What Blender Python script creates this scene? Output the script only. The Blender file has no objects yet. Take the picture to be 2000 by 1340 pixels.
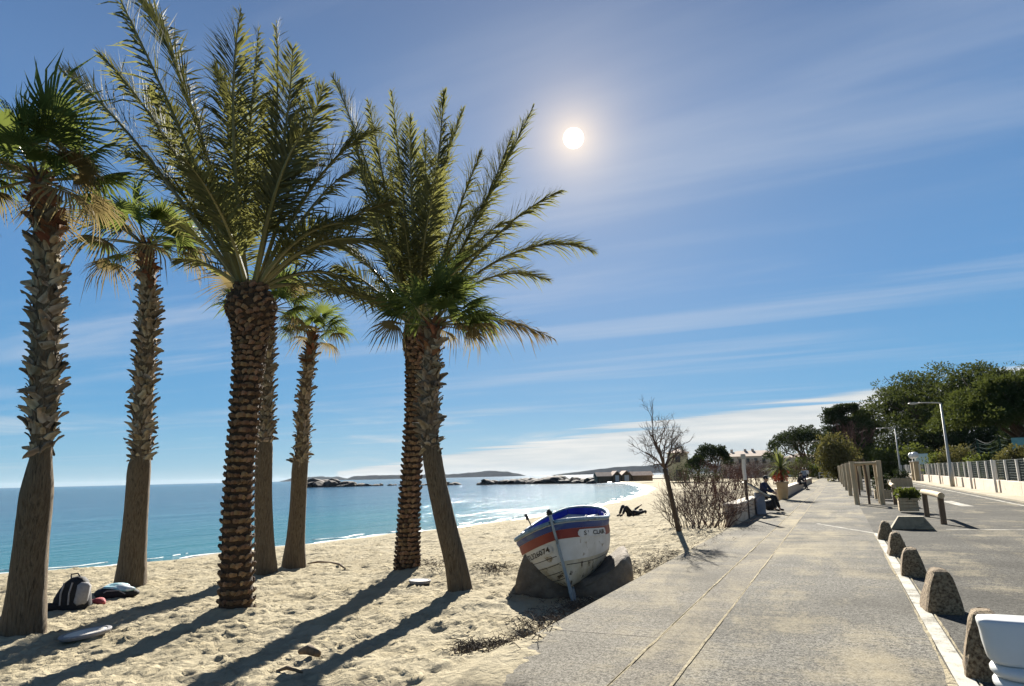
import bpy, bmesh, math, random
import numpy as np
from mathutils import Vector, Matrix
rng = np.random.default_rng(7)
random.seed(7)
SC = bpy.context.scene
COL = SC.collection
rad = math.radians

# ------------------------------------------------------------------ camera, sky, sun, exposure
F, W, H = 1320.0, 2000.0, 1340.0
PITCH, ROLL, YAW, CZ = rad(11.13), rad(1.33), rad(25.2), 1.62
def _basis():
    cy, sy = math.cos(YAW), math.sin(YAW)
    f0 = np.array([-sy, cy, 0.]); r0 = np.array([cy, sy, 0.]); u0 = np.array([0., 0., 1.])
    cp, sp = math.cos(PITCH), math.sin(PITCH)
    fw = f0*cp + u0*sp; up = u0*cp - f0*sp
    cr, sr = math.cos(ROLL), math.sin(ROLL)
    return r0*cr - up*sr, up*cr + r0*sr, fw
CR, CU, CF = _basis()
CAM = np.array([0., 0., CZ])
def ray(x, y): return CR*(x-W/2)/F - CU*(y-H/2)/F + CF
def P(x, y, d): return CAM + ray(x, y)*d                 # point at camera depth d
def G(x, y, z=0.):                                       # point on a level ground z
    r = ray(x, y); return CAM + r*((z-CZ)/r[2])
def depth(p): return float((np.asarray(p)-CAM) @ CF)

cd = bpy.data.cameras.new('camera'); cam = bpy.data.objects.new('camera', cd); COL.objects.link(cam)
m4 = Matrix([[CR[i], CU[i], -CF[i], CAM[i]] for i in range(3)] + [[0, 0, 0, 1]])
cam.matrix_world = m4
cd.sensor_width = 36; cd.lens = F/W*36; cd.clip_start = .05; cd.clip_end = 40000
SC.camera = cam

EXPO = 1.8
SC.view_settings.view_transform = 'Standard'; SC.view_settings.look = 'None'
SC.view_settings.exposure = EXPO; SC.view_settings.gamma = 1
SUND = ray(1120, 270); SUND = SUND/np.linalg.norm(SUND)
SUN_EL = math.asin(SUND[2]); SUN_AZ = math.atan2(SUND[0], SUND[1])

class NT:
    """tiny helper for node trees"""
    def __init__(s, tree): s.t = tree; s.t.nodes.clear()
    def n(s, kind, **kw):
        nd = s.t.nodes.new(kind)
        for k, v in kw.items():
            if k == 'inp':
                for i, x in v.items():
                    if hasattr(x, 'is_output') or isinstance(x, bpy.types.NodeSocket): s.t.links.new(x, nd.inputs[i])
                    else: nd.inputs[i].default_value = x
            else: setattr(nd, k, v)
        return nd
    def math(s, op, a, b=0., c=0., clamp=False):
        nd = s.n('ShaderNodeMath', operation=op, use_clamp=clamp, inp={0: a, 1: b, 2: c}); return nd.outputs[0]
    def vm(s, op, a, b=(0, 0, 0), out=0):
        nd = s.n('ShaderNodeVectorMath', operation=op, inp={0: a, 1: b}); return nd.outputs[out]
    def mix(s, f, a, b, blend='MIX'):
        nd = s.n('ShaderNodeMix', data_type='RGBA', blend_type=blend, inp={0: f, 6: a, 7: b}); return nd.outputs[2]
    def ramp(s, f, stops, interp='LINEAR'):
        nd = s.n('ShaderNodeValToRGB', inp={0: f}); cr = nd.color_ramp; cr.interpolation = interp
        while len(cr.elements) < len(stops): cr.elements.new(.5)
        for e, (p, c) in zip(cr.elements, stops):
            e.position = p; e.color = tuple(c)+(1,) if not isinstance(c, (int, float)) else (c, c, c, 1)
        return nd.outputs[0]
    def noise(s, vec, scale, detail=6., rough=.55, dist=0.):
        nd = s.n('ShaderNodeTexNoise', inp={'Vector': vec, 'Scale': scale, 'Detail': detail, 'Roughness': rough, 'Distortion': dist})
        return nd.outputs[0]
    def mapr(s, v, a, b, c=0., d=1., smooth=False):
        nd = s.n('ShaderNodeMapRange', clamp=True, inp={0: v, 1: a, 2: b, 3: c, 4: d})
        if smooth: nd.interpolation_type = 'SMOOTHSTEP'
        return nd.outputs[0]

def build_world():
    w = bpy.data.worlds.new('World'); SC.world = w; w.use_nodes = True
    t = NT(w.node_tree)
    D = t.vm('NORMALIZE', t.n('ShaderNodeTexCoord').outputs['Generated'])
    sep = t.n('ShaderNodeSeparateXYZ', inp={0: D})
    z = sep.outputs[2]
    sky = t.n('ShaderNodeTexSky', sky_type='NISHITA', sun_disc=False, sun_elevation=SUN_EL,
              sun_rotation=SUN_AZ, altitude=0, air_density=1.0, dust_density=.4, ozone_density=2.0)
    blue = t.ramp(t.mapr(z, 0, 1), [(0, (.30, .55, .71)), (.025, (.19, .48, .71)), (.10, (.085, .35, .66)), (.26, (.095, .29, .60)),
                                    (.48, (.11, .235, .48)), (.62, (.075, .16, .35)), (.8, (.035, .09, .24)), (1, (.02, .055, .17))])
    base = t.mix(.12, blue, t.mix(1, sky.outputs[0], (.12, .12, .12, 1), 'MULTIPLY'))
    dot = t.vm('DOT_PRODUCT', D, tuple(SUND), out=1)
    ang = t.math('ARCCOSINE', t.math('MINIMUM', dot, 1.0))
    # forward scatter round the sun
    hz = t.math('POWER', 2.718, t.math('MULTIPLY', ang, -1/.17))
    base = t.mix(t.math('MULTIPLY', hz, .66), base, (.40, .47, .62, 1))
    # high cirrus on a cloud plane
    inv = t.math('DIVIDE', 1., t.math('MAXIMUM', z, .012))
    pv = t.vm('MULTIPLY', D, t.n('ShaderNodeCombineXYZ', inp={0: inv, 1: inv, 2: inv}).outputs[0])
    sp = t.n('ShaderNodeSeparateXYZ', inp={0: pv})
    # streaks
    rot = t.n('ShaderNodeMapping', inp={'Vector': pv, 'Rotation': (0, 0, rad(8)), 'Scale': (.16, .95, 0)}).outputs[0]
    n1 = t.noise(rot, .95, 7, .58, .35)
    rot2 = t.n('ShaderNodeMapping', inp={'Vector': pv, 'Location': (3.1, 1.7, 0), 'Rotation': (0, 0, rad(-6)), 'Scale': (.3, .8, 0)}).outputs[0]
    n2 = t.noise(rot2, .55, 4, .5)
    cir = t.math('MULTIPLY', t.mapr(n1, .45, .70, 0, 1, True), t.mapr(n2, .36, .56, .08, 1, True))
    cir = t.math('MULTIPLY', cir, t.mapr(z, .03, .16, .25, 1))
    base = t.mix(t.math('MULTIPLY', cir, .50), base, (.60, .66, .76, 1))
    # low stratus bank beyond the headland
    n3 = t.noise(t.n('ShaderNodeMapping', inp={'Vector': pv, 'Rotation': (0, 0, rad(46)), 'Scale': (.05, .30, 0)}).outputs[0], 1.3, 7, .6, .5)
    edge = t.math('ADD', sp.outputs[1], t.math('MULTIPLY', sp.outputs[0], 1.02))
    edge = t.math('ADD', edge, t.math('MULTIPLY', t.math('SUBTRACT', n3, .5), 13.))
    bank = t.mapr(edge, 10.0, 11.6, 0, 1, True)
    # far wisps low over the open sea
    dv = t.n('ShaderNodeMapping', inp={'Vector': D, 'Scale': (2.2, 2.2, 26)}).outputs[0]
    n4 = t.noise(dv, 1.6, 6, .6, .3)
    wisp = t.math('MULTIPLY', t.mapr(n4, .5, .72, 0, .6, True), t.math('MULTIPLY', t.mapr(z, .015, .03), t.mapr(z, .06, .13, 1, 0)))
    cl = t.math('MAXIMUM', bank, wisp)
    n5 = t.noise(t.n('ShaderNodeMapping', inp={'Vector': D, 'Scale': (3, 3, 40)}).outputs[0], 2.2, 6, .55, .2)
    ccol = t.mix(t.mapr(n5, .35, .7), (.62, .68, .71, 1), (.90, .89, .85, 1))
    base = t.mix(t.math('MULTIPLY', cl, .92), base, ccol)
    # aureole and the sun itself
    a2 = t.math('POWER', 2.718, t.math('MULTIPLY', ang, -1/.036))
    base = t.mix(1, base, t.mix(t.math('MULTIPLY', a2, 1.0), (0, 0, 0, 1), (.95, .66, .28, 1)), 'ADD')
    disc = t.mapr(ang, rad(.66), rad(.86), 1, 0, True)
    base = t.mix(disc, base, (14, 13, 10.5, 1))
    k = 1/(2**EXPO)/.1
    col = t.mix(1, base, (k, k, k, 1), 'MULTIPLY')
    bg = t.n('ShaderNodeBackground', inp={0: col, 1: .1})
    out = t.n('ShaderNodeOutputWorld', inp={0: bg.outputs[0]})
build_world()
sl = bpy.data.lights.new('sun', 'SUN'); sl.energy = 5.0; sl.angle = rad(.53); sl.color = (1, .95, .86)
so = bpy.data.objects.new('sun', sl); COL.objects.link(so)
so.rotation_euler = Vector(SUND).to_track_quat('Z', 'Y').to_euler()
SC.cycles.max_bounces = 8; SC.cycles.transparent_max_bounces = 12
SC.cycles.use_denoising = True
SC.cycles.sample_clamp_indirect = 6

# ------------------------------------------------------------------ helpers
def fin(o, label=None, cat=None, group=None, kind=None):
    if label: o['label'] = label
    if cat: o['category'] = cat
    if group: o['group'] = group
    if kind: o['kind'] = kind
    return o
def empty(name, loc, label=None, cat=None, group=None, rz=0., rot=None):
    o = bpy.data.objects.new(name, None); COL.objects.link(o); o.location = tuple(loc)
    o.rotation_euler = rot if rot else (0, 0, rz); o.empty_display_size = .1
    return fin(o, label, cat, group)
def mesh_np(name, V, faces, mats, midx=None, smooth=False):
    """faces: list of int arrays (m,3)/(m,4) or one python list of tuples"""
    me = bpy.data.meshes.new(name)
    V = np.asarray(V, dtype=np.float32)
    if isinstance(faces, np.ndarray): faces = [faces]
    if len(faces) and isinstance(faces[0], np.ndarray):
        loops = np.concatenate([f.ravel() for f in faces]); tot = np.concatenate([np.full(len(f), f.shape[1]) for f in faces])
    else:
        loops = np.array([i for f in faces for i in f]); tot = np.array([len(f) for f in faces])
    st = np.concatenate([[0], np.cumsum(tot)[:-1]])
    me.vertices.add(len(V)); me.vertices.foreach_set('co', V.ravel())
    me.loops.add(len(loops)); me.loops.foreach_set('vertex_index', loops.astype(np.int32))
    me.polygons.add(len(tot)); me.polygons.foreach_set('loop_start', st.astype(np.int32))
    me.polygons.foreach_set('loop_total', tot.astype(np.int32))
    if midx is not None: me.polygons.foreach_set('material_index', np.asarray(midx, dtype=np.int32))
    me.polygons.foreach_set('use_smooth', np.full(len(tot), bool(smooth)))
    me.update(calc_edges=True)
    for m in (mats if isinstance(mats, (list, tuple)) else [mats]): me.materials.append(m)
    return me
def ob(name, me, parent=None, loc=None):
    o = bpy.data.objects.new(name, me); COL.objects.link(o)
    if parent is not None: o.parent = parent
    if loc is not None: o.location = tuple(loc)
    return o
def frame(t):
    t = np.asarray(t, float); t = t/np.linalg.norm(t)
    a = np.array([0, 0, 1.]) if abs(t[2]) < .9 else np.array([1., 0, 0])
    s = np.cross(t, a); s /= np.linalg.norm(s); return t, s, np.cross(s, t)
class MB:
    def __init__(s): s.v = []; s.f = []; s.m = []; s.k = 0
    def add(s, V, faces, mi=0):
        V = np.asarray(V, float); s.v.append(V)
        for f in faces: s.f.append(tuple(int(i)+s.k for i in f)); s.m.append(mi)
        s.k += len(V)
    def box(s, c, size, R=None, mi=0, bev=0., taper=1.):
        x, y, z = np.array(size)/2
        if bev > 0:
            b = min(bev, x*.9, y*.9, z*.9); V = []
            for (zz, ix) in ((-z, b), (-z+b, 0), (z-b, 0), (z, b)):
                q = taper if zz > 0 else 1.
                X, Y = (x-ix)*q, (y-ix)*q; bb = b if ix == 0 else 0
                V += [(-X+bb, -Y, zz), (X-bb, -Y, zz), (X, -Y+bb, zz), (X, Y-bb, zz), (X-bb, Y, zz), (-X+bb, Y, zz), (-X, Y-bb, zz), (-X, -Y+bb, zz)]
            fs = [tuple(range(7, -1, -1)), tuple(range(24, 32))]
            for r in range(3):
                for i in range(8):
                    j = (i+1) % 8; fs.append((r*8+i, r*8+j, r*8+8+j, r*8+8+i))
        else:
            q = taper
            V = [(-x, -y, -z), (x, -y, -z), (x, y, -z), (-x, y, -z), (-x*q, -y*q, z), (x*q, -y*q, z), (x*q, y*q, z), (-x*q, y*q, z)]
            fs = [(3, 2, 1, 0), (4, 5, 6, 7), (0, 1, 5, 4), (1, 2, 6, 5), (2, 3, 7, 6), (3, 0, 4, 7)]
        V = np.array(V, float)
        if R is not None: V = V @ np.asarray(R, float).T
        s.add(V+np.asarray(c, float), fs, mi)
    def tube(s, path, radii, n=8, mi=0, cap=True):
        path = np.asarray(path, float); k = len(path)
        if np.isscalar(radii): radii = [radii]*k
        V = []
        T = np.gradient(path, axis=0)
        _, a, b = frame(T[0])
        for i in range(k):
            t = T[i]/(np.linalg.norm(T[i])+1e-9)
            a = a - t*(a @ t); a /= np.linalg.norm(a); b = np.cross(t, a)
            for j in range(n):
                q = 2*math.pi*j/n; V.append(path[i]+radii[i]*(a*math.cos(q)+b*math.sin(q)))
        fs = []
        for i in range(k-1):
            for j in range(n):
                j2 = (j+1) % n; fs.append((i*n+j, i*n+j2, (i+1)*n+j2, (i+1)*n+j))
        if cap: fs.append(tuple(range(n-1, -1, -1))); fs.append(tuple((k-1)*n+j for j in range(n)))
        s.add(V, fs, mi)
    def lathe(s, prof, n=24, mi=0, c=(0, 0, 0)):
        V = []; k = len(prof)
        for r, z in prof:
            for j in range(n):
                q = 2*math.pi*j/n; V.append((c[0]+r*math.cos(q), c[1]+r*math.sin(q), c[2]+z))
        fs = [(i*n+j, i*n+(j+1) % n, (i+1)*n+(j+1) % n, (i+1)*n+j) for i in range(k-1) for j in range(n)]
        fs.append(tuple(range(n-1, -1, -1))); fs.append(tuple((k-1)*n+j for j in range(n)))
        s.add(V, fs, mi)
    def prism(s, poly, z0, z1, mi=0):
        n = len(poly)
        V = [(x, y, z0) for x, y in poly]+[(x, y, z1) for x, y in poly]
        fs = [tuple(range(n-1, -1, -1)), tuple(range(n, 2*n))]+[(i, (i+1) % n, n+(i+1) % n, n+i) for i in range(n)]
        s.add(V, fs, mi)
    def mesh(s, name, mats, smooth=False):
        return mesh_np(name, np.concatenate(s.v), s.f, mats, s.m, smooth)
    def build(s, name, mats, parent=None, smooth=False, loc=None):
        return ob(name, s.mesh(name, mats, smooth), parent, loc)
def Rz(a): c, s = math.cos(a), math.sin(a); return np.array([[c, -s, 0], [s, c, 0], [0, 0, 1]])
def _hash(ix, iy, seed):
    h = (ix.astype(np.int64)*374761393 + iy.astype(np.int64)*668265263 + seed*974711) & 0xffffffff
    h = ((h ^ (h >> 13))*1274126177) & 0xffffffff
    return ((h ^ (h >> 16)) & 0xffff)/65535.
def vnoise(x, y, seed=0):
    x = np.asarray(x, float); y = np.asarray(y, float)
    ix, iy = np.floor(x), np.floor(y); fx, fy = x-ix, y-iy
    fx = fx*fx*(3-2*fx); fy = fy*fy*(3-2*fy)
    a = _hash(ix, iy, seed); b = _hash(ix+1, iy, seed); c = _hash(ix, iy+1, seed); d = _hash(ix+1, iy+1, seed)
    return (a*(1-fx)+b*fx)*(1-fy)+(c*(1-fx)+d*fx)*fy
def fbm(x, y, seed=0, o=4):
    s = 0; a = .5
    for i in range(o): s = s+a*(vnoise(x*2**i, y*2**i, seed+i*17)-.5); a *= .5
    return s

# ------------------------------------------------------------------ materials
ALB = .78
def mat(name, c1, c2=None, scale=6., rough=.8, bump=.25, bscale=30., stretch=(1, 1, 1), spec=.3, lo=.35, hi=.65, c3=None,
        s3=1.5, lo3=.55, hi3=.7, rnd=0., trans=0., tcol=None, bdist=.02, metallic=0., detail=7, gloss=.010):
    c1, c2, c3, tcol = [tuple(x*ALB for x in c) if c is not None else None for c in (c1, c2, c3, tcol)]
    m = bpy.data.materials.new(name); m.use_nodes = True; t = NT(m.node_tree)
    tc = t.n('ShaderNodeTexCoord').outputs['Object']
    mp = t.n('ShaderNodeMapping', inp={'Vector': tc, 'Scale': stretch}).outputs[0]
    col = tuple(c1)+(1,)
    if c2 is not None:
        col = t.mix(t.mapr(t.noise(mp, scale, detail, .6), lo, hi), col, tuple(c2)+(1,))
    if c3 is not None:
        col = t.mix(t.mapr(t.noise(mp, s3, 8, .65, .3), lo3, hi3), col, tuple(c3)+(1,))
    if rnd:
        r = t.n('ShaderNodeObjectInfo').outputs['Random']
        v = t.mapr(r, 0, 1, 1-rnd, 1+rnd)
        hs = t.n('ShaderNodeHueSaturation', inp={'Hue': t.mapr(t.math('FRACT', t.math('MULTIPLY', r, 7.3)), 0, 1, .5-.03*rnd, .5+.03*rnd), 'Value': v, 'Color': col})
        col = hs.outputs[0]
    b = t.n('ShaderNodeBsdfPrincipled', inp={'Base Color': col, 'Roughness': rough, 'Specular IOR Level': spec, 'Metallic': metallic})
    if bump:
        bn = t.n('ShaderNodeBump', inp={'Strength': bump, 'Distance': bdist, 'Height': t.noise(mp, bscale, 6, .6)})
        t.t.links.new(bn.outputs[0], b.inputs['Normal'])
    sh = b.outputs[0]
    if trans:                                                    # leaf: matt face, thin body, a little wax gloss
        df = t.n('ShaderNodeBsdfDiffuse', inp={0: col}); gl = t.n('ShaderNodeBsdfGlossy', inp={0: (.9, .92, .95, 1), 1: .45})
        sh = t.n('ShaderNodeMixShader', inp={0: gloss, 1: df.outputs[0], 2: gl.outputs[0]}).outputs[0]
        tr = t.n('ShaderNodeBsdfTranslucent', inp={0: tuple(tcol)+(1,) if tcol else col})
        sh = t.n('ShaderNodeMixShader', inp={0: trans, 1: sh, 2: tr.outputs[0]}).outputs[0]
    t.n('ShaderNodeOutputMaterial', inp={0: sh})
    return m
def sand_material():
    m = bpy.data.materials.new('sand'); m.use_nodes = True; t = NT(m.node_tree)
    tc = t.n('ShaderNodeTexCoord').outputs['Object']
    col = t.mix(t.mapr(t.noise(tc, .9, 8, .65), .3, .7), (.285, .243, .160, 1), (.350, .307, .218, 1))
    col = t.mix(t.mapr(t.noise(tc, 60, 3, .7), .55, .8, 0, .45), col, (.16, .115, .06, 1))
    att = t.n('ShaderNodeAttribute', attribute_name='wet').outputs['Fac']
    col = t.mix(att, col, (.14, .105, .062, 1))
    ro = t.mapr(att, 0, 1, .95, .35)
    st = t.n('ShaderNodeMapping', inp={'Vector': tc, 'Rotation': (0, 0, rad(25)), 'Scale': (1, .6, 1)}).outputs[0]
    bn = t.n('ShaderNodeBump', inp={'Strength': 1., 'Distance': .075, 'Height': t.math('ADD', t.noise(st, 8.5, 7, .62, .6), t.math('MULTIPLY', t.noise(tc, 120, 2, .5), .05))})
    b = t.n('ShaderNodeBsdfPrincipled', inp={'Base Color': col, 'Roughness': ro, 'Specular IOR Level': t.mapr(att, 0, 1, .03, .25), 'Normal': bn.outputs[0]})
    t.n('ShaderNodeOutputMaterial', inp={0: b.outputs[0]}); return m
def paving_material(name, c1, c2, sandy, seed, agg=90., cracks=True):
    m = bpy.data.materials.new(name); m.use_nodes = True; t = NT(m.node_tree)
    tc = t.n('ShaderNodeTexCoord').outputs['Object']
    tc = t.vm('ADD', tc, (seed*3.7, seed*1.3, 0))
    g = t.math('ADD', t.math('MULTIPLY', t.noise(tc, agg*.62, 3, .8), .6), t.math('MULTIPLY', t.noise(tc, agg*.22, 4, .75), .4))
    col = t.mix(t.mapr(g, .45, .56), tuple(c1)+(1,), tuple(c2)+(1,))
    col = t.mix(t.mapr(t.noise(tc, .45, 6, .65), .42, .62, 0, .5), col, tuple(x*.8 for x in c1)+(1,))
    # wind blown sand lying in drifts and streaks
    st = t.n('ShaderNodeMapping', inp={'Vector': tc, 'Rotation': (0, 0, rad(14)), 'Scale': (1, .30, 1)}).outputs[0]
    sx = t.n('ShaderNodeMapping', inp={'Vector': tc, 'Rotation': (0, 0, rad(-6)), 'Scale': (.28, 1.3, 1)}).outputs[0]
    d = t.math('ADD', t.math('MULTIPLY', t.noise(st, .8, 9, .68, .5), .62), t.math('MULTIPLY', t.noise(sx, 1.1, 9, .7, .6), .38))
    d = t.math('ADD', d, t.math('MULTIPLY', t.math('SUBTRACT', g, .5), .30))
    col = t.mix(t.mapr(d, sandy-.03, sandy+.13, 0, .9), col, (.285, .245, .165, 1))
    if cracks:
        vo = t.n('ShaderNodeTexVoronoi', feature='DISTANCE_TO_EDGE', inp={'Vector': t.vm('ADD', tc, t.vm('MULTIPLY', t.n('ShaderNodeTexNoise', inp={'Vector': tc, 'Scale': 1.2, 'Detail': 5.}).outputs['Color'], (.7, .7, 0))), 'Scale': .16})
        cm = t.math('MULTIPLY', t.mapr(vo.outputs['Distance'], .0, .0022, 1, 0), t.mapr(t.noise(tc, .5, 2), .45, .6))
        col = t.mix(t.math('MULTIPLY', cm, .75), col, (.03, .028, .024, 1))
    bn = t.n('ShaderNodeBump', inp={'Strength': .55, 'Distance': .006, 'Height': t.noise(tc, agg, 4, .7)})
    b = t.n('ShaderNodeBsdfPrincipled', inp={'Base Color': col, 'Roughness': .95, 'Specular IOR Level': .04, 'Normal': bn.outputs[0]})
    t.n('ShaderNodeOutputMaterial', inp={0: b.outputs[0]}); return m
def paint_material():
    m = bpy.data.materials.new('road_paint'); m.use_nodes = True; t = NT(m.node_tree)
    tc = t.n('ShaderNodeTexCoord').outputs['Object']
    w = t.math('ADD', t.noise(tc, 2.2, 8, .7), t.math('MULTIPLY', t.math('SUBTRACT', t.noise(tc, 70, 3, .7), .5), .35))
    col = t.mix(t.mapr(w, .44, .60), (.42, .40, .345, 1), (.17, .158, .128, 1))
    bn = t.n('ShaderNodeBump', inp={'Strength': .4, 'Distance': .005, 'Height': t.noise(tc, 90, 4, .7)})
    b = t.n('ShaderNodeBsdfPrincipled', inp={'Base Color': col, 'Roughness': .9, 'Specular IOR Level': .05, 'Normal': bn.outputs[0]})
    t.n('ShaderNodeOutputMaterial', inp={0: b.outputs[0]}); return m
def sea_material():
    m = bpy.data.materials.new('sea'); m.use_nodes = True; t = NT(m.node_tree)
    tc = t.n('ShaderNodeTexCoord').outputs['Object']
    sp = t.n('ShaderNodeSeparateXYZ', inp={0: tc})
    # offshore distance stands for water depth: pale sand shows through the shallows
    off = t.math('ADD', t.math('MULTIPLY', sp.outputs[0], -1.), -17.)
    off = t.math('ADD', off, t.math('MULTIPLY', t.math('SUBTRACT', t.noise(tc, .035, 4, .6), .5), 26.))
    dcol = t.ramp(t.mapr(off, 0, 160), [(0, (.075, .14, .13)), (.05, (.017, .105, .118)), (.16, (.0025, .052, .092)), (.45, (.0008, .015, .052)), (1, (.0005, .007, .032))])
    w1 = t.noise(t.n('ShaderNodeMapping', inp={'Vector': tc, 'Rotation': (0, 0, rad(18)), 'Scale': (1.0, .35, 1)}).outputs[0], .9, 5, .62, .6)
    w2 = t.noise(t.n('ShaderNodeMapping', inp={'Vector': tc, 'Rotation': (0, 0, rad(-14)), 'Scale': (1.0, .5, 1)}).outputs[0], 3.6, 4, .6, .4)
    w3 = t.noise(t.n('ShaderNodeMapping', inp={'Vector': tc, 'Rotation': (0, 0, rad(8)), 'Scale': (1.0, .3, 1)}).outputs[0], .12, 4, .6, .5)
    h = t.math('ADD', t.math('MULTIPLY', w1, .55), t.math('ADD', t.math('MULTIPLY', w2, .17), t.math('MULTIPLY', w3, 1.6)))
    bn = t.n('ShaderNodeBump', inp={'Strength': 1.0, 'Distance': .25, 'Height': h})
    dcol = t.mix(t.mapr(t.math('ADD', w1, t.math('MULTIPLY', t.math('SUBTRACT', w3, .5), .5)), .38, .64, .0, .45), dcol, (.028, .115, .150, 1))  # wave shading painted into the colour: lighter crests, darker troughs
    dcol = t.mix(t.mapr(w2, .52, .70, 0, .35), dcol, (.06, .17, .21, 1))  # ripple crests lightened in the base colour too, standing in for reflected light
    b = t.n('ShaderNodeBsdfPrincipled', inp={'Base Color': dcol, 'Roughness': .12, 'IOR': 1.33, 'Specular IOR Level': .06, 'Normal': bn.outputs[0]})
    t.n('ShaderNodeOutputMaterial', inp={0: b.outputs[0]}); return m
M = {}
M['sand'] = sand_material()
M['pave'] = paving_material('paving', (.068, .062, .050), (.235, .218, .184), .51, 1.)
M['pave2'] = paving_material('paving_band', (.074, .067, .054), (.24, .22, .184), .495, 5.)
M['pave3'] = paving_material('promenade_asphalt', (.060, .056, .048), (.220, .209, .181), .51, 9.)
M['road'] = paving_material('road_asphalt', (.038, .036, .031), (.140, .133, .116), .54, 13., 80.)
M['path'] = paving_material('verge_concrete', (.33, .29, .22), (.42, .38, .30), .50, 17.)
M['paint'] = paint_material()
M['sea'] = sea_material()
M['foam'] = mat('sea_foam', (.72, .74, .72), (.55, .60, .58), 6, .6, .5, 14, spec=.3)
M['soil'] = mat('soil', (.14, .11, .07), (.20, .16, .10), 2, .95, .4, 20)
M['trunk'] = mat('palm_bark', (.115, .080, .046), (.27, .21, .135), 9, .9, 1., 20, stretch=(3.0, 3.0, .28), c3=(.045, .030, .018), s3=9., lo3=.48, hi3=.68, bdist=.05)
M['trunkd'] = mat('date_palm_bark', (.05, .030, .017), (.09, .056, .032), 12, .95, .9, 26, stretch=(1, 1, 1.6), bdist=.04)
M['boot'] = mat('leaf_base_grey', (.15, .112, .068), (.36, .295, .205), 8, .85, .5, 30, stretch=(1, 1, .4), rnd=.45)
M['bootr'] = mat('leaf_base_red', (.135, .052, .026), (.22, .105, .05), 8, .9, .5, 30, stretch=(1, 1, .4), rnd=.4)
M['bootd'] = mat('date_leaf_base', (.125, .068, .036), (.235, .15, .085), 10, .9, .6, 26, rnd=.5)
M['frond'] = mat('frond_green', (.072, .076, .030), (.128, .126, .050), 3, .6, .0, spec=.14, trans=.38, tcol=(.25, .245, .07), rnd=.25, gloss=.016)
M['frondold'] = mat('frond_dry', (.11, .085, .036), (.17, .13, .060), 3, .5, .0, spec=.4, trans=.30, tcol=(.28, .20, .07), rnd=.2)
M['rachis'] = mat('frond_stalk', (.165, .155, .050), (.23, .20, .075), 3, .5, .15, 20, spec=.4, rnd=.2)
M['fan'] = mat('fan_green', (.062, .098, .030), (.105, .145, .048), 4, .55, .0, spec=.2, trans=.40, tcol=(.19, .23, .05), rnd=.25)
M['fanold'] = mat('fan_dry', (.17, .13, .055), (.25, .19, .09), 4, .55, .0, spec=.35, trans=.40, tcol=(.26, .20, .085), rnd=.25)
M['pine'] = mat('pine_needles', (.026, .046, .015), (.058, .082, .026), 1.2, .6, 0, spec=.3, trans=.22, tcol=(.11, .13, .028))
M['pinedk'] = mat('dark_needles', (.022, .036, .016), (.045, .062, .024), 1.2, .6, 0, spec=.3, trans=.15, tcol=(.06, .08, .02))
M['leafy'] = mat('hedge_leaves', (.06, .085, .024), (.12, .13, .040), 2., .5, 0, spec=.35, trans=.3, tcol=(.16, .19, .035))
M['leafyel'] = mat('yellowish_leaves', (.095, .092, .036), (.165, .15, .06), 1.5, .5, 0, spec=.3, trans=.25, tcol=(.17, .155, .045))
M['bark'] = mat('tree_bark', (.060, .043, .030), (.11, .082, .06), 4, .95, .6, 16, stretch=(2, 2, .5))
M['twig'] = mat('bare_twigs', (.085, .058, .042), (.14, .10, .075), 3, .9, 0)
M['twigred'] = mat('reddish_twigs', (.105, .048, .038), (.16, .085, .062), 3, .9, 0)
M['weed'] = mat('dry_seaweed', (.06, .042, .028), (.14, .10, .065), 9, .9, 0)
M['stone'] = mat('exposed_aggregate', (.10, .060, .030), (.36, .265, .15), 34, .92, .9, 55, lo=.38, hi=.6, bdist=.02, c3=(.10, .075, .045), s3=7, lo3=.6, hi3=.75)
M['stoneblk'] = mat('stone_block', (.24, .195, .125), (.34, .29, .19), 6, .9, .6, 30, c3=(.13, .10, .065), s3=3)
M['cradle'] = mat('cradle_rock', (.145, .115, .082), (.25, .205, .15), 3.2, .93, .8, 14, c3=(.075, .058, .042), s3=2.6, lo3=.45, hi3=.75, bdist=.05)
M['wood'] = mat('weathered_wood', (.44, .32, .175), (.60, .47, .29), 5, .85, .5, 18, stretch=(4, 4, .4))
M['wooddk'] = mat('dark_wood', (.13, .085, .05), (.22, .155, .095), 5, .85, .5, 18, stretch=(4, 4, .4))
M['limewall'] = mat('limestone_wall', (.52, .405, .28), (.66, .54, .40), 3, .9, .35, 16, c3=(.33, .26, .18), s3=4)
M['limecap'] = mat('limestone_cap', (.55, .48, .38), (.64, .57, .47), 4, .9, .25, 20)
M['beigewall'] = mat('pink_beige_wall', (.58, .47, .35), (.68, .57, .44), 1.2, .9, .6, 7, c3=(.46, .35, .25), s3=2.4)
M['conc'] = mat('pale_concrete', (.66, .61, .52), (.76, .71, .62), 3, .9, .3, 20)
M['wire'] = mat('fence_wire', (.21, .23, .21), None, rough=.9, bump=0, spec=.05)
M['galv'] = mat('galvanised_steel', (.42, .40, .34), (.50, .48, .42), 3, .55, .1, 20, metallic=.3)
M['white'] = mat('white_gloss', (.74, .74, .71), (.68, .68, .65), 3, .28, .05, 8, spec=.5)
M['brownpost'] = mat('brown_post', (.20, .085, .05), (.27, .13, .08), 5, .6, .3, 20, stretch=(4, 4, .4))
M['rock'] = mat('dark_rock', (.045, .036, .030), (.12, .095, .075), .6, .9, .9, 1.4, bdist=.5)
M['hill'] = mat('wooded_hill', (.040, .050, .046), (.062, .070, .062), .004, 1., 0, spec=0.)
M['tile'] = mat('roof_tile', (.38, .26, .19), (.50, .37, .28), 1.2, .9, .4, 6)
M['ochre'] = mat('ochre_render', (.66, .55, .30), (.74, .63, .37), .5, .9, .2, 6)
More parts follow.
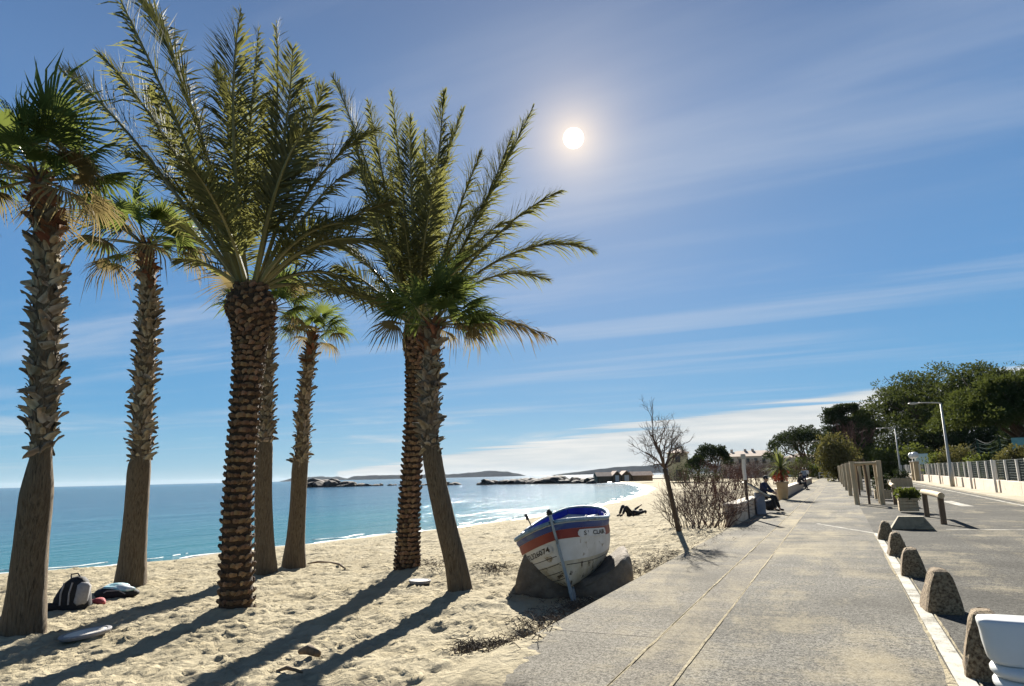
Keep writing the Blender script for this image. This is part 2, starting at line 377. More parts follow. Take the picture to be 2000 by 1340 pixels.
M['pinkr'] = mat('pink_render', (.56, .46, .36), (.64, .54, .43), .5, .9, .2, 6)
M['greyr'] = mat('pale_render', (.50, .47, .42), (.58, .55, .49), .5, .9, .2, 6)
M['glassd'] = mat('dark_window', (.02, .024, .03), None, rough=.12, bump=0, spec=.6)
M['shut'] = mat('shutters', (.17, .14, .12), None, rough=.7, bump=0)
M['black'] = mat('black_fabric', (.012, .012, .014), (.024, .024, .027), 30, .8, .4, 60)
M['greyf'] = mat('grey_fabric', (.26, .25, .255), (.33, .32, .32), 20, .85, .4, 50)
M['navy'] = mat('navy_fabric', (.012, .016, .045), (.022, .028, .07), 10, .75, .4, 30)
M['redf'] = mat('red_fabric', (.35, .04, .05), (.45, .10, .10), 10, .8, .3, 30)
M['cyanf'] = mat('pale_blue_fabric', (.22, .45, .52), (.65, .70, .70), 7, .8, .3, 20, lo=.45, hi=.55)
M['whitef'] = mat('white_fabric', (.70, .69, .66), (.6, .59, .56), 10, .85, .3, 30)
M['bluegf'] = mat('blue_grey_fabric', (.15, .19, .25), (.20, .24, .30), 10, .85, .3, 30)
M['skin'] = mat('skin', (.42, .25, .17), (.48, .29, .20), 8, .55, .1, 30)
M['hair'] = mat('hair', (.035, .022, .014), None, rough=.6, bump=0)
M['terra'] = mat('ochre_pot', (.38, .27, .14), (.45, .33, .19), 4, .8, .3, 20)
M['flower'] = mat('red_flowers', (.28, .075, .04), (.20, .055, .03), 6, .7, 0, trans=.2, tcol=(.4, .08, .04))
M['grn'] = mat('yucca_green', (.10, .13, .05), (.17, .19, .075), 3, .5, 0, trans=.3, tcol=(.22, .24, .06))
M['net'] = mat('green_net_steel', (.045, .085, .065), None, rough=.9, bump=0, spec=.02)
M['rope'] = mat('pale_rope', (.10, .11, .10), None, rough=.9, bump=0, spec=.02)
M['turq'] = mat('turquoise_panel', (.20, .46, .44), (.30, .55, .52), 3, .6, 0)
M['palepan'] = mat('pale_blue_panel', (.50, .68, .66), None, rough=.5, bump=0)
M['bluepost'] = mat('blue_grey_metal', (.16, .19, .24), (.22, .25, .30), 4, .6, .2, 10)
M['opal'] = mat('opal_globe', (.75, .75, .73), None, rough=.3, bump=0)

# ------------------------------------------------------------------ the setting: beach, sea, promenade, road
SEA_Z = -.9
_sy = np.array([-10, 4, 12.2, 14.7, 18, 22.6, 31, 43, 61, 80, 109, 135, 164, 190, 220, 250, 300])
_sx = np.array([-27, -25, -22.6, -21.4, -20.5, -19.9, -18.0, -17.0, -18.9, -21.8, -28.4, -36.5, -47, -58, -74, -84, -95])
def shore(y): return np.interp(y, _sy, _sx)
def beach_z(x, y):
    """smooth beach height (no footprints)"""
    x = np.asarray(x, float); y = np.asarray(y, float)
    xs = shore(y)+.25*np.sin(y*.9)+.18*np.sin(y*2.3+1)
    u = (x-xs)/(-3.0-xs)
    z = SEA_Z + .76*np.sign(u)*np.abs(np.clip(u, -1, 1.2))**.72
    z = np.where(u < 0, SEA_Z+u*2.2, z)
    # level with the paving close to the viewer
    near = np.clip((7.6-y)/2.6, 0, 1); e = np.clip((x+8.)/5., 0, 1)
    z = z + near*e*.135
    # scour hollow round the boat
    q = ((x+4.35)/1.55)**2+((y-11.4)/2.4)**2
    z = z - .27*np.exp(-q*.9) - .08*np.exp(-(((x+3.95)/.5)**2+((y-10.2)/.5)**2))
    # low hummock left of the boat bow and between the leaning palm and the boat
    z = z + .12*np.exp(-(((x+5.15)/.75)**2+((y-9.4)/.8)**2)) + .10*np.exp(-(((x+6.6)/1.2)**2+((y-13.)/1.6)**2))
    # shrub hummock
    z = z + .16*np.exp(-(((x+4.6)/1.4)**2+((y-20.5)/4.)**2))
    return z
def foot(x, y):
    z = -.25
    for _ in range(6): g = G(x, y, z); z = float(beach_z(g[0], g[1]))
    return G(x, y, z)
FEET = [(44, 1243, .42), (254, 1150, .40), (522, 1124, .32), (572, 1110, .36), (906, 1165, .28), (462, 1196, .40), (796, 1117, .36), (1327, 1044, .15)]
def build_sand():
    ys = [2.2]
    while ys[-1] < 245: ys.append(ys[-1]+max(.042, .0052*max(0, ys[-1]-6.5)+.042))
    ys = np.array(ys)
    u = np.linspace(0, 1, 560)
    Y = np.repeat(ys[:, None], len(u), 1)
    xl = shore(ys)-7; xr = np.full_like(ys, -1.2)
    uu = 1-(1-u)**1.0*(.55+.45*(1-u)**1.2)      # denser towards the paving
    X = xl[:, None]+(xr-xl)[:, None]*uu[None, :]
    Z = beach_z(X, Y)
    land = np.clip((X-(shore(Y)+1.2))/2.0, 0, 1)
    pk = np.clip((-3.02-X)/.25, 0, 1)
    fade = np.clip(1.2-Y/120, .25, 1)
    Z += land*fade*(.16*fbm(X*.55, Y*.55, 3, 3)+.055*fbm(X*2.3, Y*2.3, 9, 3)+.10*fbm(X*4.5, Y*4.5, 21, 4)+.06*fbm(X*11, Y*9, 31, 2)*np.clip(1.4-Y/14, 0, 1))*np.clip(pk+.25, 0, 1)
    # trampled pits
    r2 = np.random.default_rng(5)
    N = 17000
    dist = r2.uniform(0, 1, N)**1.6*34+2.6
    py = dist; px = r2.uniform(0, 1, N)
    px = -3.1-(px**.9)*(-3.1-(shore(py)+2.2))
    ln = r2.uniform(.04, .105, N); wd = ln*r2.uniform(.45, .85, N); an = r2.uniform(0, math.pi, N); dp = r2.uniform(.008, .032, N)
    for i in range(N):
        rr = ln[i]*2.4
        j0, j1 = np.searchsorted(ys, [py[i]-rr, py[i]+rr])
        if j1-j0 < 2: continue
        row = X[(j0+j1)//2]; k0, k1 = np.searchsorted(row, [px[i]-rr, px[i]+rr])
        if k1-k0 < 2: continue
        dx = X[j0:j1, k0:k1]-px[i]; dy = Y[j0:j1, k0:k1]-py[i]
        c, s = math.cos(an[i]), math.sin(an[i])
        q = ((dx*c+dy*s)/ln[i])**2+((-dx*s+dy*c)/wd[i])**2
        Z[j0:j1, k0:k1] += dp[i]*(-np.exp(-q*1.4)+.62*np.exp(-(np.sqrt(q)-1.35)**2*5))
    for fx_, fy_, r_ in FEET:                                    # sand heaped against the trunks
        g = foot(fx_, fy_); q = np.hypot(X-g[0], Y-g[1])
        Z += .085*np.exp(-np.clip(q-r_*.8, 0, 9)**2/(.22**2))*(.7+.9*fbm(X*4, Y*4, 61, 3))
    # over the paving: hidden below it except for thin drifts at the near corner
    over = X > -3.02
    n = fbm(X*1.3, Y*1.3, 41, 4)+.35*fbm(X*7, Y*7, 43, 3)
    lim = np.interp(Y, [2, 3.8, 5.2, 6.4, 8, 11], [-1.55, -1.9, -2.45, -2.85, -3.05, -3.2])
    drift = np.clip((lim-X)*.085+n*.075, -.06, .028)
    Z = np.where(over, drift, Z)
    bl = np.clip((X+3.35)/.3, 0, 1)*(~over)
    edge = np.interp(Y, [2, 6.3, 8.2, 14, 19, 26, 300], [.02, .012, -.10, -.10, -.05, -.015, -.015])
    Z = Z*(1-bl)+(edge+.35*n*.12)*bl
    ny, nx = X.shape
    V = np.stack([X, Y, Z], -1).reshape(-1, 3)
    idx = np.arange(ny*nx).reshape(ny, nx)
    Q = np.stack([idx[:-1, :-1], idx[:-1, 1:], idx[1:, 1:], idx[1:, :-1]], -1).reshape(-1, 4)
    me = mesh_np('beach_sand', V, Q, M['sand'], smooth=True)
    wet = np.clip(1-(Z-SEA_Z-.02)/.10-.4*fbm(X*.8, Y*.8, 77, 3), 0, 1).reshape(-1)
    a = me.attributes.new('wet', 'FLOAT', 'POINT'); a.data.foreach_set('value', wet.astype(np.float32))
    fin(ob('beach_sand', me), kind='structure')
build_sand()
def sheet(name, pts, z, m, kind='structure', thick=0.):
    b = MB()
    if thick: b.prism(pts, z-thick, z)
    else: b.add([(x, y, z) for x, y in pts], [tuple(range(len(pts)))])
    return fin(b.build(name, m), kind=kind)
sheet('sea', [(-14000, -2500), (14000, -2500), (14000, 14000), (-14000, 14000)], SEA_Z, M['sea'])
# swash line: ragged foam ribbons following the water's edge
def foam(name, off, w0, thr, seed):
    ys = np.concatenate([np.arange(3, 40, .12), np.arange(40, 120, .4), np.arange(120, 215, 1.2)])
    b = MB(); V = []; fs = []
    for i, y in enumerate(ys):
        xs = shore(y)+.25*math.sin(y*.9)+.18*math.sin(y*2.3+1)
        n = float(fbm(np.array([y*.35]), np.array([seed*1.]), seed, 4)[0])
        n2 = float(fbm(np.array([y*2.1]), np.array([seed*2.]), seed+5, 3)[0])
        w = max(0, w0*(.6+2.2*n+1.1*n2)-thr)
        x0 = xs+off+1.1*n
        V += [(x0-w, y, SEA_Z+.012), (x0-w*.35, y, SEA_Z+.035), (x0+.05*w, y, SEA_Z+.012)]
        if i and w > 0.01: k = 3*i; fs += [(k-3, k-2, k+1, k), (k-2, k-1, k+2, k+1)]
    b.add(V, fs); o = b.build(name, M['foam'], smooth=True); return fin(o, kind='stuff')
fin(foam('swash_foam', .10, .55, .10, 3), 'thin white foam line where the waves meet the sand', 'foam')
fin(foam('wave_foam', -1.1, .40, .30, 11), 'broken white wavelet crests just off the beach', 'foam')

PX0, PX1, JB0, JB1, KX0, KX1 = -3.04, .63, -1.80, -1.34, .63, .77
sheet('promenade', [(PX0, -6), (JB0-.009, -6), (JB0-.009, 150), (PX0, 150)], 0, M['pave'], thick=.22)
sheet('promenade_band', [(JB0+.012, -6), (JB1-.01, -6), (JB1-.01, 150), (JB0+.012, 150)], .001, M['pave2'], thick=.2)
sheet('promenade_asphalt', [(JB1+.01, -6), (PX1, -6), (PX1, 150), (JB1+.01, 150)], .003, M['pave3'], thick=.2)
sheet('joint_sand', [(JB0-.2, -6), (JB1+.2, -6), (JB1+.2, 150), (JB0-.2, 150)], -.006, M['sand'])
# cross joints
b = MB()
for y_ in (5.46, 12.7, 20.0, 27.4, 34.8):
    b.add([(JB1+.02, y_, .0095), (PX1-.01, y_+.10, .0095), (PX1-.01, y_+.115, .0095), (JB1+.02, y_+.018, .0095)], [(0, 1, 2, 3)])
for y_ in (7.1, 14.4, 21.8): b.add([(PX0+.02, y_, .0095), (JB0-.02, y_+.03, .0095), (JB0-.02, y_+.042, .0095), (PX0+.02, y_+.014, .0095)], [(0, 1, 2, 3)])
fin(b.build('expansion_joint', M['weed']), kind='structure')
sheet('road', [(PX1+.002, -6), (6.95, -6), (6.95, 150), (PX1+.002, 150)], -.003, M['road'], thick=.2)
sheet('ground', [(-3.1, -40), (300, -40), (300, 700), (-160, 700), (-84, 243), (-3.1, 243)], -.30, M['soil'])
def sand_line(name, x, y0, y1, w0, seed, w_near=0.):
    ys_ = np.concatenate([np.arange(y0, min(y1, 22), .05), np.arange(min(y1, 22), y1, .4)]); V = []
    n1_ = fbm(ys_*.7, ys_*0+seed, seed, 4); n2_ = fbm(ys_*4, ys_*0+seed, seed+3, 3); n3_ = fbm(ys_*3.1, ys_*0+seed, seed+9, 3)
    wl = np.clip(w0*(.6+2.4*n1_+1.6*n2_)+w_near*np.clip((7.5-ys_)/3.5, 0, 1)*(.6+n3_), .003, 9); wr = np.clip(w0*(.6+1.8*n1_+2.2*n3_), .003, 9)
    V = np.stack([np.stack([x-wl, ys_, ys_*0+.0105], 1), np.stack([x+wr, ys_, ys_*0+.0105], 1)], 1).reshape(-1, 3); k = np.arange(len(ys_)-1)*2
    fin(ob(name, mesh_np(name, V, np.stack([k, k+1, k+3, k+2], 1), M['sand'])), kind='structure')
sand_line('sand_drift', JB0, 3, 60, .012, 3); sand_line('sand_drift', JB1, 3, 60, .011, 7); sand_line('sand_drift', .615, 3, 19.5, .016, 12, .14); sand_line('sand_drift', .79, 3, 19.5, .010, 15)
# painted kerb line beside the stone bollards, with the corner where it turns
b = MB()
for y0, y1 in ((-6, 5.45), (5.47, 19.6)): b.add([(.64, y0, .008), (.775, y0, .008), (.745, y1, .008), (.62, y1, .008)], [(0, 1, 2, 3)])
b.add([(.62, 19.62, .0082), (.745, 19.62, .0082), (-.72, 22.9, .0082), (-.80, 22.8, .0082)], [(0, 1, 2, 3)])
fin(b.build('kerb_line', M['paint']), kind='structure')
b = MB()
b.add([(2.35, 21.2, .003), (7.0, 21.3, .003), (7.0, 21.46, .003), (2.35, 21.36, .003)], [(0, 1, 2, 3)])
b.add([(4.3, 33.2, .003), (4.75, 33.2, .003), (4.6, 38.2, .003), (4.15, 38.2, .003)], [(0, 1, 2, 3)])
b.add([(4.0, 54.2, .003), (4.35, 54.2, .003), (4.35, 59.2, .003), (4.0, 59.2, .003)], [(0, 1, 2, 3)])
b.add([(6.40, -6, .003), (6.54, -6, .003), (6.54, 150, .003), (6.40, 150, .003)], [(0, 1, 2, 3)])
fin(b.build('road_marking', M['paint']), kind='structure')
sheet('verge', [(6.955, -6), (8.6, -6), (8.6, 150), (6.955, 150)], .07, M['path'], thick=.25)

# ------------------------------------------------------------------ islands, rocks, headland
def ridge(name, xl, xr, d, prof, kd, label):
    """wooded island: a ridge with real depth; prof in picture pixels above the sea line"""
    n = 90; V = []; fs = []; rows = 9
    for i in range(n):
        u = i/(n-1); x = xl+(xr-xl)*u
        q = ray(x, 937-.0233*x*0); q = q/math.hypot(q[0], q[1])
        base = np.array([q[0]*d, q[1]*d])
        hgt = np.interp(u, [p[0] for p in prof], [p[1] for p in prof])*d/1400
        hgt *= 1+.35*float(fbm(np.array([u*14]), np.array([d*.01]), 3, 4)[0])
        for j in range(rows):
            v = j/(rows-1); s = math.sin(math.pi*v)**.7
            rr = base*(1+(v-.5)*kd)
            V.append((rr[0], rr[1], SEA_Z-1+max(0, (hgt+1)*s*(1+.25*float(fbm(np.array([u*40]), np.array([v*6.]), 8, 3)[0])))))
    for i in range(n-1):
        for j in range(rows-1):
            k = i*rows+j; fs.append((k, k+1, k+rows+1, k+rows))
    b = MB(); b.add(V, fs); o = b.build(name, M['hill'], smooth=True)
    return fin(o, kind='structure')
ridge('hill_island', 545, 690, 7600, [(0, 0), (.2, 7), (.5, 8), (.8, 7), (1, 0)], .02, '')
ridge('hill_island', 670, 1028, 6200, [(0, 0), (.06, 7), (.18, 9), (.4, 7), (.62, 8), (.8, 12), (.9, 10), (.96, 5), (1, 0)], .02, '')
ridge('hill_headland', 1075, 1700, 5200, [(0, 0), (.05, 4), (.12, 9), (.2, 15), (.3, 14), (.36, 17), (.5, 16), (1, 14)], .025, '')
def rock_mesh(seed):
    bm = bmesh.new(); bmesh.ops.create_icosphere(bm, subdivisions=2, radius=1)
    r3 = np.random.default_rng(seed); ks = r3.normal(size=(7, 3)); ks /= np.linalg.norm(ks, axis=1)[:, None]; of = r3.uniform(.45, .85, 7)
    for v in bm.verts:
        p = np.array(v.co)
        for k, o_ in zip(ks, of):
            q = p @ k
            if q > o_: p = p-k*(q-o_)
        p += r3.normal(size=3)*.05; v.co = p
    me = bpy.data.meshes.new('rock'); bm.to_mesh(me); bm.free(); me.materials.append(M['rock']); return me
ROCKS = [rock_mesh(s) for s in range(4)]
def rock_group(name, label, d_pts, hs, n, seed):
    """d_pts: pixel line on the water; every rock is a part"""
    r3 = np.random.default_rng(seed)
    pts = [G(x, y, SEA_Z) for x, y in d_pts]
    root = empty(name, np.mean(pts, 0)*[1, 1, 0]+[0, 0, SEA_Z], label, 'rocks')
    seg = np.linspace(0, len(pts)-1, n)
    for s in seg:
        i = min(int(s), len(pts)-2); p = pts[i]*(1-(s-i))+pts[i+1]*(s-i)
        h = np.interp(s/(len(pts)-1), np.linspace(0, 1, len(hs)), hs)*r3.uniform(.6, 1.25)
        o = ob('rock', ROCKS[r3.integers(4)], root)
        o.location = Vector(p+np.array([r3.normal()*1.0, r3.normal()*3.5, h*.18]))-root.location
        w = h*r3.uniform(.9, 1.7)+.5
        o.scale = (w, w*r3.uniform(.8, 1.4), h*.85); o.rotation_euler = (r3.normal()*.15, r3.normal()*.15, r3.uniform(0, 6))
rock_group('rock_islet', 'long dark rocky islet left of the two joined palms on the sea', [(600, 951), (640, 951), (690, 950), (778, 948)], [1.8, 2.6, 2.0, 1.6, .8, .3], 46, 1)
rock_group('rock_skerry', 'small low dark rock between the crossing palm trunks', [(820, 948), (832, 948)], [.5, .5], 4, 2)
rock_group('rock_skerry', 'small dark rock just right of the leaning palm trunk', [(874, 947.5), (892, 947)], [.7, .9, .4], 7, 4)
rock_group('rock_breakwater', 'long low dark rock breakwater ending at the beach huts', [(952, 946), (1030, 945), (1100, 944), (1175, 944)], [1.1, 1.3, 1.5, 1.6, 2.0, 1.3, 1.6, 1.0], 70, 3)

def gable(root, c, w, l, h, rh, rz, wallm, roofm, over=.25):
    R = Rz(rz); b = MB()
    poly = [(-w/2, 0), (w/2, 0), (w/2, h), (0, h+rh), (-w/2, h)]
    V = [(x, -l/2, z) for x, z in poly]+[(x, l/2, z) for x, z in poly]
    V = np.array(V) @ R.T+np.array(c)
    b.add(V, [(0, 1, 2, 3, 4), (9, 8, 7, 6, 5), (0, 5, 6, 1), (1, 6, 7, 2), (4, 9, 5, 0), (2, 7, 8, 3), (3, 8, 9, 4)]); b.build('wall', wallm, root)
    for s in (-1, 1):
        b = MB(); a = math.atan2(rh, w/2); L = math.hypot(w/2, rh)+over
        RR = R @ np.array([[math.cos(a), 0, s*math.sin(a)], [0, 1, 0], [-s*math.sin(a), 0, math.cos(a)]])
        cc = np.array(c)+R @ np.array([s*(w/4+over/2*math.cos(a)), 0, h+rh/2-over/2*math.sin(a)+.07])
        b.box(cc, (L, l+2*over, .12), RR); b.build('roof_slope', roofm, root)
LAND = -.30
hut_lab = ['leftmost beach hut with a long pale roof', 'second beach hut from the left with open front', 'third beach hut from the left with gabled roof', 'rightmost long beach hut by the dark hedge']
for i, (x0, x1, yt) in enumerate([(1163, 1192, 921), (1193, 1210, 922), (1210, 1230, 922), (1231, 1272, 922)]):
    d = 165.; c = P((x0+x1)/2, 938, d); w = (x1-x0)/F*d
    root = empty('beach_hut', (c[0], c[1], LAND), hut_lab[i], 'hut', 'beach huts at the end of the bay')
    if i in (0, 3): gable(root, (0, 0, 0), 3.6, w*.96, 1.35, .85, YAW+math.pi/2+.1, M['wooddk'], M['tile'])
    else: gable(root, (0, 0, 0), w*.92, 4., 1.5, .95, YAW+.1, M['wooddk'], M['tile'])
    Rr = Rz(YAW+.1)
    if i in (1, 2):
        b = MB(); b.box(Rr @ np.array([0, -2.06, .75]), (w*.42, .08, 1.5), Rr); b.build('door', M['whitef'], root)
    else:
        for q in (-.28, .22):
            b = MB(); b.box(Rr @ np.array([q*w, -1.86, .75]), (.8, .08, 1.1), Rr); b.build('shutter', M['wooddk'], root)
# ochre house
def house(name, label, x0, x1, ytop, d, depth_m, wallm, roofm, rows, cols, group=None, rh=.8, ztop=None, hip=True):
    c = P((x0+x1)/2, 925, d); w = (x1-x0)/F*d; zt = P((x0+x1)/2, ytop, d)[2]
    root = empty(name, (c[0], c[1], LAND), label, 'building', group)
    R = Rz(YAW-math.atan(((x0+x1)/2-1000)/F)); h = zt-LAND-rh
    b = MB(); b.box(R @ np.array([0, depth_m/2, h/2]), (w, depth_m, h), R); b.build('wall', wallm, root)
    e = .4; q = np.array([(-w/2-e, -e, h), (w/2+e, -e, h), (w/2+e, depth_m+e, h), (-w/2-e, depth_m+e, h),
                          (-w/2+depth_m*.45*hip, depth_m/2, h+rh), (w/2-depth_m*.45*hip, depth_m/2, h+rh)]) @ R.T
    b = MB(); b.add(q, [(0, 1, 5, 4), (1, 2, 5), (2, 3, 4, 5), (3, 0, 4), (3, 2, 1, 0)])
    rf = b.build('roof', roofm, root)
    for r in range(rows):
        for k in range(cols):
            zz = h*(r+.55)/rows; xx = -w/2+w*(k+.5)/cols
            b = MB(); b.box(R @ np.array([xx, -.03, zz]), (min(1.1, w/cols*.42), .12, min(1.5, h/rows*.5)), R); wo = b.build('window', M['shut'], root)
            b = MB(); b.box(R @ np.array([xx, -.10, zz]), (min(.9, w/cols*.34), .04, min(1.3, h/rows*.42)), R); b.build('pane', M['glassd'], wo)
    return root, R, w, h, rf
rt, R, w, h, rf = house('ochre_house', 'ochre tower-like house behind the bare tree', 1306, 1345, 876, 150, 6, M['ochre'], M['tile'], 2, 1, rh=.9)
b = MB(); b.box(R @ np.array([w*.25, 3, h+.9]), (.5, .5, 1.1), R); b.build('chimney', M['ochre'], rf)
rt, R, w, h, rf = house('long_building', 'long low pink building with tiled roof behind bare shrubs', 1412, 1530, 879, 185, 10, M['pinkr'], M['tile'], 2, 8, rh=1.6)
for q in (-.32, -.1, .02, .3):
    b = MB(); b.box(R @ np.array([q*w, 5, h+1.5]), (.7, .7, 1.2), R); b.build('chimney', M['pinkr'], rf)
house('pale_building', 'pale grey building partly hidden by the far umbrella pine', 1535, 1600, 883, 170, 9, M['greyr'], M['tile'], 2, 4, rh=1.2)

# ------------------------------------------------------------------ palms
def boot_mesh(name, kind, seed, m):
    """an old cut leaf base; grows along +Z, leans out along +X"""
    r3 = np.random.default_rng(seed)
    if kind == 'w':   # broad, curling, split top
        w, h, t = .062, .20, .014
        rows = [(0, 1., 0), (.35, .92, .012), (.7, .66, .045), (1, .30, .10)]
    else:             # short diamond stub of a date palm
        w, h, t = .052, .062, .022
        rows = [(0, .75, -.01), (.4, 1.05, .018), (.8, .85, .036), (1., .5, .038)]
    V = []
    for (q, ww, o_) in rows:
        a = w*ww*r3.uniform(.85, 1.15); z = h*q; tt = t*(1-.5*q)
        dz = r3.normal()*.012
        V += [(o_-.012, -a, z+dz), (o_+.014, 0, z), (o_-.012, a, z-dz), (o_+tt*.8, a*.96, z-dz), (o_+tt*1.7, 0, z), (o_+tt*.8, -a*.96, z+dz)]
    if kind == 'w' and seed % 2: V[-5] = (V[-5][0]-.012, 0, h*.78); V[-2] = (V[-2][0]-.012, 0, h*.80)
    fs = []
    for r in range(len(rows)-1):
        for j in range(6): fs.append((r*6+j, r*6+(j+1) % 6, r*6+6+(j+1) % 6, r*6+6+j))
    fs.append(tuple((len(rows)-1)*6+j for j in range(6)))
    return mesh_np(name, V, fs, m)
BOOTS = {k: [boot_mesh('leaf_base', kk, s, M[k]) for s in range(5)] for k, kk in (('boot', 'w'), ('bootr', 'w'), ('bootd', 'd'))}
_boot_np = {}
def boot_np(me):
    if me.name not in _boot_np:
        v = np.zeros(len(me.vertices)*3, np.float32); me.vertices.foreach_get('co', v)
        _boot_np[me.name] = (v.reshape(-1, 3), [tuple(p.vertices) for p in me.polygons])
    return _boot_np[me.name]

def fan_mesh(name, seed, old=False):
    """fan leaf: stalk along +X then a pleated blade of radiating segments with drooping split tips"""
    r3 = np.random.default_rng(seed); b = MB()
    Lp = r3.uniform(.62, .85); R = r3.uniform(.66, .80)
    droop = r3.uniform(.10, .22) if not old else r3.uniform(.35, .6)
    xs = np.linspace(0, Lp, 5)
    b.tube([(x, 0, -.10*(x/Lp)**2*Lp) for x in xs], [.022-.011*i/4 for i in range(5)], 5, 1)
    z0 = -.10*Lp; n = 38; half = rad(r3.uniform(105, 140)); cup = r3.uniform(-.1, .5)
    for i in range(n):
        f0 = -half+2*half*i/n; f1 = -half+2*half*(i+1)/n; fm = (f0+f1)/2
        Rl = R*(.70+.30*math.cos(fm*.55))*r3.uniform(.72, 1.10)
        split = R*(.30+.10*math.cos(fm))
        def pt(f, r, dz=0, sl=0):
            z = z0-(.30-cup)*abs(math.sin(f*.5))**1.6*r*.9-droop*max(0, (r/R-.35))**2*1.5-.10*r
            return (Lp+math.cos(f)*r*(1-.10*droop), math.sin(f)*r, z+dz)
        pl = .010
        tipd = (r3.uniform(.02, .16) if r3.uniform() < .7 else r3.uniform(.2, .42))*(1.4 if old else 1)
        fw = (f1-f0)*.5
        V = [pt(f0, .03), pt(fm, .03), pt(f1, .03), pt(f0, split, pl), pt(fm, split, -pl), pt(f1, split, pl),
             pt(fm-fw*.55, split+(Rl-split)*.55, -tipd*.25), pt(fm+fw*.55, split+(Rl-split)*.55, -tipd*.25),
             pt(fm+r3.normal()*.03, Rl*.97, -tipd)]
        b.add(V, [(0, 1, 4, 3), (1, 2, 5, 4), (3, 4, 7, 6), (4, 5, 7), (6, 7, 8)], 0)
    return b.mesh(name, [M['fanold' if old else 'fan'], M['rachis']], smooth=False)
FANS = [fan_mesh('fan_leaf', s) for s in range(5)]
FANSOLD = [fan_mesh('fan_leaf', 20+s, True) for s in range(4)]

def frond_mesh(name, p0, p1, p2, seed, old=False, wide=1., bare=.20):
    """feather leaf: bezier stalk with leaflets in a shallow V"""
    r3 = np.random.default_rng(seed); b = MB()
    p0, p1, p2 = map(lambda q: np.asarray(q, float), (p0, p1, p2))
    def bz(t): return p0*(1-t)**2+2*p1*t*(1-t)+p2*t*t
    def tg(t): v = 2*(p1-p0)*(1-t)+2*(p2-p1)*t; return v/np.linalg.norm(v)
    L = sum(np.linalg.norm(bz((i+1)/12)-bz(i/12)) for i in range(12))
    ts = np.linspace(0, 1, 16)
    b.tube([bz(t) for t in ts], [.034*(1-t)**.9+.004 for t in ts], 5, 1)
    n = int(L/.026); rollang = r3.normal()*.45
    Vs = []; k = 0; fs = []
    for i in range(n):
        t = bare+(1-bare)*(i+.5)/n; u = (t-bare)/(1-bare)
        p = bz(t); T = tg(t)
        S = np.cross(T, np.array([0, 0, 1.])); ns = np.linalg.norm(S)
        S = S/ns if ns > .05 else CR; N = np.cross(S, T)
        S, N = S*math.cos(rollang)+N*math.sin(rollang), N*math.cos(rollang)-S*math.sin(rollang)
        if r3.uniform() < .06: continue
        al = rad(54-26*u+r3.normal()*8)
        ll = .62*wide*(.30+.70*math.sin(math.pi*min(1, .16+.80*u))**.8)*r3.uniform(.85, 1.1)*(1-.42*max(0, u-.75)/.25)
        for sg in (-1, 1):
            d = T*math.cos(al)+S*sg*math.sin(al)+N*(.22+r3.normal()*.26); d /= np.linalg.norm(d)
            wv = np.cross(d, N+.6*sg*S); wv /= np.linalg.norm(wv); ww = .0145*(1 if u < .8 else .8)*r3.uniform(.8, 1.15)
            g = np.array([0, 0, -1.])*(.24+(.25 if old else 0))*ll*r3.uniform(.1, 1.7)
            m_ = p+d*ll*.5+g*.22; e = p+d*ll+g
            Vs += [p-wv*ww*.5, p+wv*ww*.5, m_+wv*ww, m_-wv*ww, e]
            fs += [(k, k+1, k+2, k+3), (k+3, k+2, k+4)]; k += 5
    b.add(Vs, fs, 0)
    return b.mesh(name, [M['frondold' if old else 'frond'], M['rachis']])

def trunk_mesh(name, pts, rr, m, ridg=0., seed=0, n=28):
    """swept trunk with fine vertical ribs"""
    r3 = np.random.default_rng(seed); pts = np.asarray(pts, float)
    s = np.linspace(0, len(pts)-1, 64); C = np.stack([np.interp(s, range(len(pts)), pts[:, k]) for k in range(3)], 1)
    # smooth the centre line
    for _ in range(6): C[1:-1] = .25*C[:-2]+.5*C[1:-1]+.25*C[2:]
    Rr = np.interp(s, range(len(pts)), rr)
    for _ in range(3): Rr[1:-1] = .25*Rr[:-2]+.5*Rr[1:-1]+.25*Rr[2:]
    ph = r3.uniform(0, 6, n); V = []
    for i in range(len(C)):
        for j in range(n):
            q = 2*math.pi*j/n
            k = 1+ridg*(.5*math.sin(q*9+ph[0])+.5*math.sin(q*14+i*.05)+.6*r3.normal())
            if i < 6: k *= 1+.05*(6-i)/6*math.sin(q*5+ph[1])
            V.append(C[i]+Rr[i]*k*np.array([math.cos(q), math.sin(q), 0]))
    fs = [(i*n+j, i*n+(j+1) % n, (i+1)*n+(j+1) % n, (i+1)*n+j) for i in range(len(C)-1) for j in range(n)]
    fs += [tuple(range(n-1, -1, -1)), tuple((len(C)-1)*n+j for j in range(n))]
    return mesh_np(name, V, fs, m, smooth=True), C, Rr

